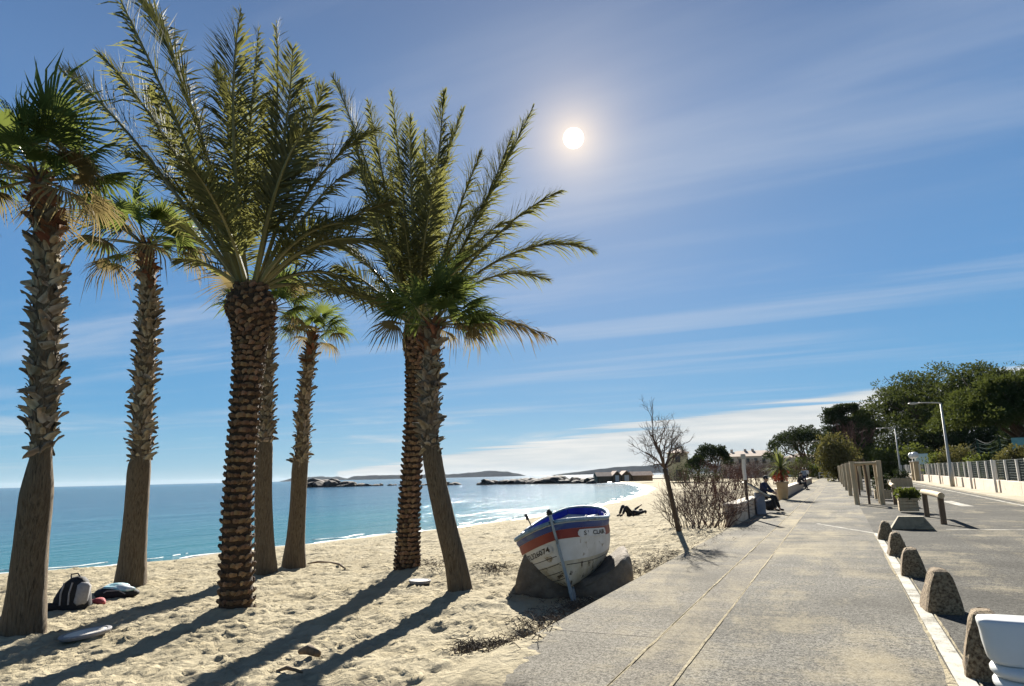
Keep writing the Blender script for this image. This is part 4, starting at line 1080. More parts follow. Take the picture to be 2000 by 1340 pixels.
litter('seaweed_litter', 'dark dry seaweed and twigs along the paving edge below the boat',
       [(925, 1272, 22, 5, .1), (985, 1266, 30, 6, -.2), (1040, 1232, 30, 6, -.5), (1085, 1205, 22, 6, -.5), (1120, 1188, 16, 5, -.3)], 750, 5)
litter('twig_litter', 'dark twig litter in the hollow round the boat cradle',
       [(1150, 1178, 20, 4, -.3), (1205, 1140, 14, 6, -.6), (1255, 1115, 18, 3, -.5), (1060, 1165, 25, 5, .3)], 450, 6)
litter('straw_litter', 'scattered dark straw beside the farther date palm',
       [(845, 1108, 14, 6, .3), (960, 1110, 22, 5, .2), (1300, 1092, 26, 4, -.4), (1370, 1055, 30, 5, -.4)], 700, 7)

# ------------------------------------------------------------------ promenade furniture
# exposed-aggregate bollards
def bollard_mesh(seed):
    r3 = np.random.default_rng(seed); V = []; fs = []; n = 16
    prof = [(0, .205, .285), (.05, .205, .285), (.16, .185, .265), (.30, .152, .225), (.42, .118, .185), (.48, .090, .150), (.505, .05, .09)]
    for z, a, b_ in prof:
        for j in range(n):
            q = 2*math.pi*(j+.5)/n; c, s_ = math.cos(q), math.sin(q)
            V.append((a*np.sign(c)*abs(c)**.32*(1+.03*r3.normal()), b_*np.sign(s_)*abs(s_)**.32*(1+.03*r3.normal()), z*(1+.01*r3.normal())))
    for i in range(len(prof)-1):
        for j in range(n): fs.append((i*n+j, i*n+(j+1) % n, (i+1)*n+(j+1) % n, (i+1)*n+j))
    fs.append(tuple((len(prof)-1)*n+j for j in range(n))); fs.append(tuple(range(n-1, -1, -1)))
    return mesh_np('stone_bollard', V, fs, M['stone'])
BLAB = ['farthest of the five rough stone bollards beside the white line', 'second farthest rough stone bollard beside the white line', 'middle one of the five rough stone bollards beside the white line',
        'second nearest rough stone bollard beside the white line', 'nearest rough stone bollard behind the white post cap']
for i, (y, s) in enumerate([(18.2, .95), (15.0, .95), (12.35, 1.0), (9.50, 1.08), (6.80, 1.08)]):
    o = ob('stone_bollard', bollard_mesh(30+i), None, (.80+.032*i, y, -.01)); o.scale = (s*.86, s*.86, s*.86*(1+.05*math.sin(i*2.1))); o.rotation_euler = (.04*math.sin(i), .06*math.cos(i*2), .22*math.sin(i*3))
    fin(o, BLAB[i], 'bollard', 'stone bollards along the road')
# white flared cap on a brown post at the corner
DP = 2.75; pc = P(2052, 1212, DP)
root = empty('capped_post', (pc[0], pc[1], 0), 'brown post with a white moulded cap of two rolls in the bottom right corner', 'post', rz=YAW-math.atan(1040/F)*.75)
zt = pc[2]; u_ = DP/F
def oval(prof, name, m, n=56, ex=.38):
    V = []; fs = []
    for rx_, ry_, z_ in prof:
        for j_ in range(n):
            q_ = 2*math.pi*(j_+.5)/n; c_, s_ = math.cos(q_), math.sin(q_)
            V.append((rx_*np.sign(c_)*abs(c_)**ex, ry_*np.sign(s_)*abs(s_)**ex, z_))
    k_ = len(prof)
    fs = [(a_*n+j_, a_*n+(j_+1) % n, (a_+1)*n+(j_+1) % n, (a_+1)*n+j_) for a_ in range(k_-1) for j_ in range(n)]
    fs += [tuple(range(n-1, -1, -1)), tuple((k_-1)*n+j_ for j_ in range(n))]
    b = MB(); b.add(V, fs); return b.build(name, m, root, smooth=True)
oval([(.21, .10, zt-.172), (.226, .105, zt-.165), (.236, .105, zt-.155), (.246, .100, zt-.10), (.250, .095, zt-.05), (.256, .090, zt-.022), (.256, .088, zt-.012), (.250, .082, zt-.003), (.235, .07, zt), (.10, .03, zt+.001)], 'cap_slab', M['white'], ex=.45)
for rr_, ry_, z0 in ((.232, .150, .200), (.228, .170, .252)):
    oval([(rr_-.04, ry_-.04, zt-z0-.028), (rr_-.012, ry_-.012, zt-z0-.022), (rr_, ry_, zt-z0-.006), (rr_, ry_, zt-z0+.006), (rr_-.012, ry_-.012, zt-z0+.022), (rr_-.04, ry_-.04, zt-z0+.028)], 'cap_roll', M['white'], ex=.8)
oval([(.20, .14, 0), (.20, .14, zt-.27)], 'post_shaft', M['brownpost'], ex=.7)
# trapezoid stone block
b = MB(); b.box((0, 0, .16), (1.0, .55, .34), bev=.03, taper=.62)
o = b.build('stone_block', M['stoneblk'], None, loc=(1.58, 21.25, 0)); fin(o, 'low sloping-sided stone block on the road before the log rail', 'stone block')
# log rails
def log_rail(label, p0, p1, h=.80, r=.085):
    p0 = np.array([*p0, 0.]); p1 = np.array([*p1, 0.]); c = (p0+p1)/2
    root = empty('log_rail', c, label, 'rail', 'log rails along the road'); v = (p1-p0)/np.linalg.norm(p1-p0)
    for p in (p0, p1):
        q = p-c; b = MB(); b.tube([q-[0, 0, .1], q+[0, 0, h*.5], q+[0, 0, h-.04]], r*.95, 12); b.build('rail_post', M['wooddk'], root, smooth=False)
    b = MB(); b.tube([p0-c-v*.22+[0, 0, h], [0, 0, h+.01], p1-c+v*.22+[0, 0, h]], r, 14); b.build('log', M['wood'], root, smooth=False)
log_rail('near wooden log rail on two posts right of the planter box', (2.52, 23.1), (2.44, 26.4))
log_rail('farther wooden log rail behind the planter box', (2.10, 35.1), (2.28, 41.6))
# planter boxes built of planks
def leaf_cloud(cs, rs, per, size, seed, flat=1., asp=.55):
    """small leaf faces through clump volumes; returns verts, quads"""
    r3 = np.random.default_rng(seed); cs = np.repeat(np.asarray(cs, float), per, 0); rs = np.repeat(np.asarray(rs, float), per)
    n = len(cs); d = r3.normal(size=(n, 3)); d /= np.linalg.norm(d, axis=1)[:, None]
    p = cs+d*(rs*r3.uniform(.35, 1., n)**.6)[:, None]*np.array([1, 1, flat])
    a = d+r3.normal(size=(n, 3))*.7; a /= np.linalg.norm(a, axis=1)[:, None]
    b_ = np.cross(a, r3.normal(size=(n, 3))); b_ /= np.linalg.norm(b_, axis=1)[:, None]
    s = (size*r3.uniform(.6, 1.4, n))[:, None]
    V = np.stack([p-b_*s*asp*.3, p+a*s*.5+b_*s*asp*.5, p+a*s, p+a*s*.5-b_*s*asp*.5], 1).reshape(-1, 3)
    Fq = np.arange(n*4).reshape(n, 4); return V, Fq
def cloud_obj(name, cs, rs, per, size, seed, m, parent, flat=1., asp=.55):
    V, Fq = leaf_cloud(cs, rs, per, size, seed, flat, asp); return ob(name, mesh_np(name, V, Fq, m), parent)
def planter(label, x, y, w, dp, h, rz, leafm, ph, seed, flowers=None):
    root = empty('planter_box', (x, y, 0), label, 'planter', 'wooden planter boxes along the road', rz=rz); n = 4
    for k in range(n):
        z = .05+(h-.05)*(k+.5)/n; hh = (h-.05)/n-.012
        for s in (-1, 1):
            b = MB(); b.box((0, s*dp/2, z), (w, .035, hh), bev=.006); b.build('plank', M['wood'], root)
            b = MB(); b.box((s*(w/2-.02), 0, z), (.035, dp-.04, hh), bev=.006); b.build('plank', M['wood'], root)
    b = MB(); b.box((0, 0, h-.06), (w-.08, dp-.06, .04)); b.build('soil', M['soil'], root)
    r3 = np.random.default_rng(seed); cs = [(r3.uniform(-.42, .42)*w, r3.uniform(-.42, .42)*dp, h+r3.uniform(0, ph)) for _ in range(16)]
    cloud_obj('foliage', cs, [.17]*16, 60, .11, seed, leafm, root)
    st = MB()
    for c in cs: st.tube([(c[0]*.5, c[1]*.5, h-.05), c], .008, 4)
    st.build('stems', M['twig'], root)
    if flowers: cloud_obj('flowers', cs[:6], [.15]*6, 25, .07, seed+1, flowers, root)
planter('wooden planter box with small leafy plants beside the near log rail', 2.12, 28.9, .62, .55, .52, 0, M['leafy'], .22, 3)
planter('wooden planter box with a dark shrub behind the stake frame', 1.85, 39.5, .75, .6, .5, 0, M['pinedk'], .62, 4)
planter('far wooden planter box with a dark shrub before the second street lamp', 4.35, 63., 1.5, .9, .75, 0, M['pinedk'], .65, 5)
planter('distant planter box among the far stake frames', .9, 62., .7, .6, .5, 0, M['pinedk'], .5, 8)
# stake frames round young trees
def stake_frame(label, x, y, w, dp, h, seed, full=True):
    r3 = np.random.default_rng(seed); root = empty('stake_frame', (x, y, 0), label, 'stake frame', 'timber stake frames round young trees')
    cs = [(-w/2, -dp/2), (w/2, -dp/2), (w/2, dp/2), (-w/2, dp/2)]
    for k, (a, c) in enumerate(cs):
        b = MB(); e = r3.normal(size=2)*.02; b.tube([(a, c, -.1), (a+e[0], c+e[1], h*.5), (a+e[0]*2, c+e[1]*2, h)], .11, 9); b.build('stake', M['wood'], root)
    for k in range(4):
        a, c = np.array([*cs[k], h-.10]), np.array([*cs[(k+1) % 4], h-.10]); v = (c-a)/np.linalg.norm(c-a)
        b = MB(); b.tube([a-v*.10, c+v*.10], .065, 8); b.build('crossbar', M['wood'], root)
    b = MB(); b.tube([(0, 0, 0), (.02, .01, h*.6), (-.03, .02, h*1.05)], [.05, .045, .035], 8)
    for k in range(7):
        q = r3.uniform(0, 6.28); b.tube([(-.03, .02, h*.9), (.3*math.cos(q), .3*math.sin(q), h*1.02+r3.uniform(0, .25))], [.014, .005], 4)
    b.build('young_trunk', M['bark'], root)
SL = ['nearest timber stake frame round a young tree', 'second timber stake frame along the promenade', 'third timber stake frame along the promenade', 'fourth timber stake frame along the promenade', 'fifth timber stake frame along the promenade', 'farthest timber stake frame along the promenade']
for i, y in enumerate([35.4, 46.5, 57.5, 68.5, 79.5, 91.]):
    stake_frame(SL[i], 1.08-.0105*(y-35.4), y, 1.0, 1.2, 1.92, 60+i)
# street lamps
def street_lamp(label, x, y, h, arm):
    root = empty('street_lamp', (x, y, .06), label, 'street lamp', 'street lamps along the road')
    b = MB(); b.tube([(0, 0, 0), (0, 0, h*.2), (0, 0, h*.21), (0, 0, h)], [.15, .14, .11, .065], 12); b.build('pole', M['galv'], root, smooth=True)
    b = MB(); b.tube([(.05, 0, h-.05), (-.15, 0, h+.02), (-arm*.6, 0, h+.09), (-arm, 0, h+.10)], [.055, .05, .04, .035], 8); b.build('arm', M['galv'], root, smooth=True)
    b = MB(); V = [(0, 0, 0)]; b.lathe([(.02, -.05), (.16, -.05), (.17, 0), (.12, .06), (.02, .08)], 12); me = b.mesh('lamp_head', M['galv'], True); o = ob('lamp_head', me, root, (-arm-.22, 0, h+.09)); o.scale = (2.3, .95, .9)
    b = MB(); b.lathe([(.11, -.03), (.13, 0)], 12); o = ob('lens', b.mesh('lens', M['opal'], True), o, (0, 0, -.045))
street_lamp('nearest tall street lamp standing before the fence', 7.62, 61.5, 6.35, 1.6)
street_lamp('second tall street lamp farther along the road', 7.2, 103, 6.6, 1.6)
pq = P(1617, 925, 128.); street_lamp('farthest tall street lamp left of the dark cedar', pq[0], pq[1], 6.7, 1.6)
# low limestone walls, timber post, lectern sign, pot
def low_wall(label, x, y0, y1, w, h):
    root = empty('low_wall', (x, (y0+y1)/2, 0), label, 'wall', 'low limestone walls along the promenade'); L = y1-y0; n = max(2, int(round(L/1.5)))
    for k in range(n):
        b = MB(); b.box((0, -L/2+L*(k+.5)/n, (h-.07)/2-.1), (w, L/n-.012, h-.07+.2), bev=.012); b.build('wall_block', M['limewall'], root)
    for k in range(n):
        b = MB(); b.box((0, -L/2+L*(k+.5)/n, h-.035), (w+.06, L/n-.008, .07), bev=.012); b.build('cap_stone', M['limecap'], root)
low_wall('near low limestone wall behind the slim timber post', -3.17, 22.4, 29.2, .36, .62)
low_wall('long low limestone wall beyond the ochre pot', -3.28, 42.6, 66, .42, .55)
low_wall('far low limestone wall at the end of the promenade', -3.5, 72, 96, .42, .55)
b = MB(); b.tube([(0, 0, -.1), (.01, 0, .8), (.0, .0, 1.3)], .055, 10); root = empty('timber_post', (-3.0, 25.2, 0), 'slim timber post with a worn pale top by the near wall', 'post'); b.build('lower_shaft', M['bark'], root)
b = MB(); b.tube([(0, 0, 1.3), (-.01, 0, 1.7), (.0, 0, 2.02)], [.062, .065, .06], 10); b.build('upper_shaft', M['conc'], root)
b = MB(); b.box((.0, -.0, 2.1), (.16, .10, .18), bev=.02); b.build('post_head', M['galv'], root)
root = empty('information_lectern', (-2.80, 27.4, 0), 'grey information lectern with a tilted dark panel beside the seated person', 'sign', rz=.3)
b = MB(); b.box((0, 0, .40), (.34, .22, .80), bev=.02); b.build('pedestal', M['bluepost'], root)
ta = rad(32); RT = np.array([[math.cos(ta), 0, math.sin(ta)], [0, 1, 0], [-math.sin(ta), 0, math.cos(ta)]])
b = MB(); b.box((-.12, 0, .92), (1.0, .62, .05), RT, bev=.01); b.build('panel', M['galv'], root)
b = MB(); b.box(np.array([-.12, 0, .92])+RT @ np.array([-.05, 0, .045]), (.85, .5, .03), RT); b.build('panel_face', M['black'], root)
# ochre pot with yucca and red flowers
def blades(b, c, n, L, w, seed, el0=.2, el1=1.4, mi=0):
    r3 = np.random.default_rng(seed)
    for i in range(n):
        q = r3.uniform(0, 6.28); el = r3.uniform(el0, el1); l = L*r3.uniform(.7, 1.1)
        d = np.array([math.cos(q)*math.cos(el), math.sin(q)*math.cos(el), math.sin(el)]); s = np.array([-math.sin(q), math.cos(q), 0])*w
        p = np.array(c, float); m_ = p+d*l*.55; e = p+d*l-np.array([0, 0, .18*l*math.cos(el)])
        b.add([p-s*.5, p+s*.5, m_+s, m_-s, e], [(0, 1, 2, 3), (3, 2, 4)], mi)
root = empty('potted_yucca', (-2.96, 41.2, 0), 'spiky yucca and red flowers in a tall ochre pot', 'potted plant')
b = MB(); b.lathe([(.22, 0), (.25, .1), (.31, .80), (.35, .88), (.35, .96), (.28, .96), (.26, .9)], 20); b.build('pot', M['terra'], root, smooth=True)
b = MB(); b.tube([(0, 0, .9), (.03, 0, 1.35), (0, .02, 1.75)], [.10, .09, .08], 8); b.build('stem', M['bark'], root)
b = MB(); blades(b, (0, .02, 1.75), 120, 1.25, .035, 5, -.5, 1.5); b.build('leaves', M['grn'], root)
r3 = np.random.default_rng(9); cloud_obj('flowers', [(r3.normal()*.3, r3.normal()*.3, 1.12+r3.uniform(0, .3)) for _ in range(14)], [.17]*14, 50, .10, 6, M['flower'], root)

# ------------------------------------------------------------------ fence wall on the right
def build_fence():
    X0 = 8.25; Y0, Y1 = 12., 122.
    root = empty('fence_wall', (X0, (Y0+Y1)/2, .07), 'long pink beige wall topped by a wire fence with pale posts', 'fence'); yc = (Y0+Y1)/2
    n = 22
    for k in range(n):
        a = Y0+(Y1-Y0)*k/n; L = (Y1-Y0)/n; b = MB(); b.box((.0, a+L/2-yc, .33), (.28, L-.02, .72), bev=.015); b.build('wall_section', M['beigewall'], root)
    pm = MB(); pm.box((0, 0, .56), (.10, .13, 1.22), bev=.012); pme = pm.mesh('wall_post', M['conc'])
    k = 0; y = Y0+.7
    while y < Y1:
        ob('wall_post', pme, root, (0., y-yc, .62)); y += 2.75
    pm = MB(); pm.box((0, 0, .86), (.13, .16, 1.95), bev=.015); pme = pm.mesh('tall_post', M['conc'])
    y = 15.5
    while y < Y1: ob('tall_post', pme, root, (-.28, y-yc, 0)); y += 8.
    # wire panel, one mesh shared between bays
    b = MB(); L = 2.75
    for z in np.linspace(.72, 1.80, 9): b.tube([(0, 0, z), (0, L, z)], .007, 4)
    for q in np.linspace(.05, L-.05, 26): b.tube([(0, q, .72), (0, q, 1.80)], .0045, 4)
    wme = b.mesh('wire_panel', M['wire'])
    y = Y0+.7
    while y < Y1-3: o = ob('wire_panel', wme, root, (0.07, y-yc, 0)); o['kind'] = 'stuff'; y += 2.75
    # gate pillars with globe lamps, sign panels
    for k, (y, lab) in enumerate([(88., 'nearer gate pillar with a white globe lamp'), (91.5, 'farther gate pillar with a white globe lamp')]):
        r = empty('gate_pillar', (7.75, y, .07), lab, 'pillar', 'gate pillars with globe lamps')
        b = MB(); b.box((0, 0, 1.05), (.55, .55, 2.1), bev=.03); b.build('pillar_shaft', M['wood'], r)
        b = MB(); b.box((0, 0, 2.15), (.68, .68, .12), bev=.02); b.build('pillar_cap', M['conc'], r)
        b = MB(); b.lathe([(.05, 0), (.05, .25), (.20, .30), (.34, .45), (.38, .62), (.34, .80), (.2, .92), (.04, .96)], 20); b.build('globe_lamp', M['opal'], r, smooth=True, loc=(0, 0, 2.2))
    q = P(1800, 900, 82.); r = empty('blue_sign', (q[0], q[1], -.3), 'small pale blue sign board behind the fence by the globe lamps', 'sign')
    b = MB(); b.box((0, 0, q[2]+.3), (1.5, .06, 1.7), Rz(YAW-.5), bev=.01); b.build('board', M['palepan'], r)
    b = MB(); b.tube([(0, .08, 0), (0, .08, 2.6)], .05, 8); b.build('sign_post', M['galv'], r)
    q = P(1998, 866, 52.); r = empty('turquoise_panel', (q[0], q[1], -.3), 'turquoise panel on the netting at the right edge', 'panel')
    b = MB(); b.box((0, 0, q[2]+.3), (1.4, .06, .9), Rz(YAW-.6), bev=.01); b.build('board', M['turq'], r)
    b = MB(); b.tube([(0, .08, 0), (0, .08, q[2]+.6)], .05, 8); b.build('panel_post', M['net'], r)
build_fence()
# netting of a sports court behind the fence
def netting():
    pts = [(P(1865, 870, 74.)), (P(1908, 858, 66.)), (P(1950, 850, 60.)), (P(2002, 842, 54.)), (P(2060, 834, 49.))]
    root = empty('court_netting', (pts[2][0], pts[2][1], -.3), 'tall green court netting with sagging ropes behind the fence', 'netting'); o0 = np.array(root.location)
    for p in pts:
        b = MB(); b.tube([(p[0]-o0[0], p[1]-o0[1], 0), tuple(p-o0)], .07, 8); b.build('net_post', M['net'], root)
    for a, c in zip(pts[:-1], pts[1:]):
        for k in range(9):
            f = k/9; qa = np.array([a[0], a[1], a[2]*(1-f)+f*.8]); qc = np.array([c[0], c[1], c[2]*(1-f)+f*.8])
            path = [(qa*(1-u)+qc*u)-np.array([0, 0, (.55 if k == 0 else .30)*math.sin(math.pi*u)])-o0 for u in np.linspace(0, 1, 9)]
            b = MB(); b.tube(path, .028 if k == 0 else .015, 4); b.build('rope', M['rope'] if k == 0 else M['net'], root)
        b = MB()
        for u in np.linspace(.04, .96, 18):
            q = a*(1-u)+c*u-np.array([0, 0, .55*math.sin(math.pi*u)]); b.tube([q-o0, np.array([q[0], q[1], 1.])-o0], .008, 3)
        o = b.build('net_mesh', M['net'], root); o['kind'] = 'stuff'
netting()

# ------------------------------------------------------------------ trees and shrubs
def limb_path(a, c, r3, sag=.12, n=6):
    a = np.asarray(a, float); c = np.asarray(c, float); L = np.linalg.norm(c-a)
    return [a*(1-u)+c*u+np.array([r3.normal()*.04*L*math.sin(math.pi*u), r3.normal()*.04*L*math.sin(math.pi*u), sag*L*math.sin(math.pi*u)]) for u in np.linspace(0, 1, n)]
def umbrella_pine(label, px, ytop, ybot, d, halfw, seed, m='pine', trunk_px=None, n=420, per=95, size=.34, group='umbrella pines behind the fence', lump=1., ground=-.3, lean=0., thick=.62):
    r3 = np.random.default_rng(seed); top = P(px, ytop, d); bot = P(px, ybot, d); rx = halfw/F*d; hz = top[2]-bot[2]
    tx = trunk_px if trunk_px else px; tb = P(tx, 900, d)
    root = empty('pine_tree', (tb[0], tb[1], ground), label, 'tree', group); o0 = np.array(root.location)
    cc = np.array([bot[0], bot[1], bot[2]])-o0
    cs = []; rs = []
    big = [(r3.uniform(0, 1)**.5, r3.uniform(0, 6.28)) for _ in range(26)]
    for i in range(n):
        if r3.uniform() < .75:
            br, ba = big[r3.integers(len(big))]; x = br*math.cos(ba)+r3.normal()*.10; y = br*math.sin(ba)+r3.normal()*.10
        else: q = r3.uniform(0, 1)**.5; w_ = r3.uniform(0, 6.28); x, y = q*math.cos(w_), q*math.sin(w_)
        rr = min(1., math.hypot(x, y))
        z = hz*(max(0, 1-rr**2.3))**.62*r3.uniform(thick, 1.0)+lump*r3.normal()*.03*hz+lean*x*hz
        cs.append(cc+np.array([x*rx, y*rx, z])); rs.append(rx*.075*r3.uniform(.7, 1.35)+.25)
    cloud_obj('crown', cs, rs, per, size, seed, M[m], root, .62, .42)
    b = MB(); fork = np.array([0, 0, max(1.5, (cc[2])*.55)])+np.array([cc[0]*.3, cc[1]*.3, 0])
    tr = rx*.045+.12
    b.tube(limb_path((0, 0, -.2), fork, r3, .0), [tr*(1.15-.25*u) for u in np.linspace(0, 1, 6)], 10); b.build('trunk', M['bark'], root, smooth=True)
    lb = MB()
    for k in range(16):
        q = 6.28*k/16+r3.normal()*.2; rr = r3.uniform(.35, .85); e = cc+np.array([rr*rx*math.cos(q), rr*rx*math.sin(q), hz*(1-rr**2.3)**.62*.72])
        pth = limb_path(fork, e, r3, -.06); lb.tube(pth, [tr*.55*(1-.8*u) for u in np.linspace(0, 1, 6)], 6)
        for w_ in range(3): lb.tube(limb_path(pth[3], e+r3.normal(size=3)*rx*.12, r3, -.03, 4), [tr*.2, tr*.15, tr*.1, tr*.05], 5)
    lb.build('limbs', M['bark'], root, smooth=True)
    return root
umbrella_pine('huge dome-shaped umbrella pine behind the nearest street lamp', 1868, 712, 858, 112., 190, 1, 'pine', 1850, 1000, 95, .44, thick=.30)
umbrella_pine('nearer umbrella pine with bright clumps cut by the right edge', 2010, 726, 822, 56., 148, 2, 'pine', 2030, 560, 110, .27, thick=.30)
umbrella_pine('far flat-topped dark pine left of the cedar', 1578, 834, 888, 150., 78, 3, 'pinedk', 1582, 260, 60, .42, 'dark pines at the end of the promenade')
umbrella_pine('small dark pine left of the long pink building', 1392, 866, 905, 140., 34, 4, 'pinedk', 1398, 130, 60, .36, 'dark pines at the end of the promenade', 2.)
umbrella_pine('low dark pine clump beside the small pine and ochre house', 1362, 893, 912, 135., 22, 14, 'pinedk', 1362, 70, 60, .32, 'dark pines at the end of the promenade', 2.)
# layered cedar
def cedar(label, px, ytop, d, hw, seed):
    r3 = np.random.default_rng(seed); top = P(px, ytop, d); b0 = P(px, 925, d); root = empty('cedar_tree', (b0[0], b0[1], -.3), label, 'tree'); Ht = top[2]+.3; rx = hw/F*d
    b = MB(); b.tube(limb_path((0, 0, -.2), (0, 0, Ht*.97), r3, .0), [.5, .42, .34, .24, .14, .05], 9); b.build('trunk', M['bark'], root, smooth=True)
    cs = []; rs = []; lb = MB()
    for k in range(62):
        f = .25+.75*k/62; q = r3.uniform(0, 6.28); L = rx*(1.12-f*.85)*r3.uniform(.55, 1.1); z = Ht*f*.94
        e = np.array([math.cos(q)*L, math.sin(q)*L, z+r3.uniform(-.2, .5)]); lb.tube(limb_path((0, 0, z-.5), e, r3, .05), [.13, .11, .09, .07, .05, .02], 5)
        for w_ in range(9):
            u = r3.uniform(.3, 1.05); cs.append(e*[u, u, 1]+np.array([r3.normal()*.55, r3.normal()*.55, r3.normal()*.12])); rs.append(r3.uniform(.4, .85))
    lb.build('limbs', M['bark'], root, smooth=True)
    cloud_obj('crown', cs, rs, 46, .38, seed, M['pinedk'], root, .42, .4)
cedar('tall dark cedar with level branches above the stake frames', 1658, 780, 116., 92, 5)
def twig_tree(b, p, d, L, r, lev, r3, up=.25, spread=.5, kids=(2, 4), tips=None):
    d = d/np.linalg.norm(d); q = p+d*L*.5+r3.normal(size=3)*L*.05; e = p+d*L+r3.normal(size=3)*L*.08
    b.tube([p, q, e], [r, r*.82, r*.62], 6 if r > .03 else (4 if r > .012 else 3), cap=False)
    if lev <= 0:
        if tips is not None: tips.append(e)
        return
    for k in range(r3.integers(kids[0], kids[1]+1)):
        nd = d+r3.normal(size=3)*spread+np.array([0, 0, up]); o_ = p+(e-p)*r3.uniform(.55, 1.)
        twig_tree(b, o_ if k else e, nd, L*r3.uniform(.58, .82), r*.62, lev-1, r3, up, spread, kids, tips)
# the leaning bare tree by the beach
def bare_tree():
    r3 = np.random.default_rng(11); f = foot(1327, 1044); d = depth(f); root = empty('bare_tree', f, 'leaning leafless tree on the sand before the ochre house', 'tree')
    path = [P(x, y, d)-f for x, y in ((1329, 1052), (1322, 1020), (1312, 975), (1304, 940), (1298, 915))]
    b = MB(); b.tube(path, [.085, .072, .066, .064, .062], 9); b.build('trunk', M['bark'], root, smooth=True)
    b = MB()
    for (x, y), dd, r in [((1262, 822), 0., .034), ((1245, 870), .3, .028), ((1282, 850), -.5, .028), ((1318, 850), .4, .030), ((1340, 868), -.2, .028), ((1268, 905), -.4, .024), ((1300, 845), .9, .025), ((1325, 885), -.8, .022)]:
        e = P(x, y, d+dd)-f; a = path[-1]; v = (e-a); L = np.linalg.norm(v)
        pts = [a, a+v*.35+r3.normal(size=3)*.05, a+v*.7]; b.tube(pts, [r, r*.8, r*.6], 6, cap=False)
        for k in range(6):
            o_ = a+v*r3.uniform(.3, .72); twig_tree(b, o_, v/L+r3.normal(size=3)*.55+np.array([0, 0, .15]), L*r3.uniform(.22, .36), r*.42, 3, r3, .12, .55, (2, 4))
    b.build('branches', M['twig'], root)
bare_tree()
def shrub(name, label, base, n, L, r, lev, seed, m, group, spread=.45, foot_r=.3, leaf=None, up=.3, tilt=.55):
    r3 = np.random.default_rng(seed); root = empty(name, base, label, 'shrub', group); b = MB(); tips = []
    for k in range(n):
        q = r3.uniform(0, 6.28); s = foot_r*r3.uniform(0, 1)**.5
        twig_tree(b, np.array([s*math.cos(q), s*math.sin(q), -.05]), np.array([math.cos(q)*tilt*r3.uniform(.2, 1.3), math.sin(q)*tilt*r3.uniform(.2, 1.3), 1.]), L*r3.uniform(.7, 1.2), r, lev, r3, up, spread, (2, 3), tips)
    b.build('stems', M[m], root)
    if leaf: 
        t_ = np.array(tips); cloud_obj('foliage', t_, np.full(len(t_), leaf[1]), leaf[2], leaf[3], seed, M[leaf[0]], root)
    return root
SG = 'leafless shrubs between the beach and the promenade'
for i, (x, y, n, L, lab) in enumerate([(1352, 1030, 17, .52, 'leafless shrub just right of the leaning bare tree'), (1388, 1028, 20, .62, 'leafless shrub in the middle of the shrub row'), (1415, 1010, 20, .62, 'leafless shrub at the end of the near limestone wall'), (1378, 990, 18, .66, 'leafless shrub behind the row of near shrubs'), (1340, 1000, 12, .5, 'sparse leafless shrub behind the bare tree trunk'), (1440, 985, 16, .6, 'leafless shrub behind the near limestone wall')]):
    shrub('bare_shrub', lab, foot(x, y), int(n*1.7), L, .015, 3, 70+i, 'twigred' if i % 2 else 'twig', SG, .5, .75, None, .2, .85)
# farther reddish shrubs and small trees before the long building
FG = 'reddish leafless shrubs before the far buildings'
for i, (x, yb, d, n, L, m) in enumerate([(1372, 945, 62., 16, 1.5, 'twigred'), (1398, 944, 66., 16, 1.7, 'twigred'), (1428, 942, 70., 16, 1.7, 'twigred'), (1350, 938, 80., 14, 1.5, 'twigred'), (1456, 938, 78., 16, 1.8, 'twigred'), (1482, 936, 84., 16, 1.9, 'twig'), (1512, 934, 90., 16, 1.9, 'twigred'), (1330, 934, 95., 12, 1.5, 'twig'), (1545, 930, 105., 16, 2.1, 'twig')]):
    p = P(x, yb, d); z = max(-.3, float(beach_z(p[0], p[1])) if p[0] < -3.1 else -.05)
    shrub('reddish_shrub', ['reddish bare shrub nearest behind the near shrub row', 'reddish bare shrub below the small dark pine', 'reddish bare shrub left of the timber post', 'reddish bare shrub right of the ochre house', 'brown shrub behind the timber post', 'brown shrub under the long pink building', 'reddish shrub behind the potted yucca', 'low brown shrub left below the ochre house', 'brown shrub before the pale grey building'][i],
          (p[0], p[1], z), n, L*.62, .035, 4, 90+i, m, FG, .42, .9, ('twigred' if i % 3 else 'pinedk', .3, 2, .12), .22, .7)
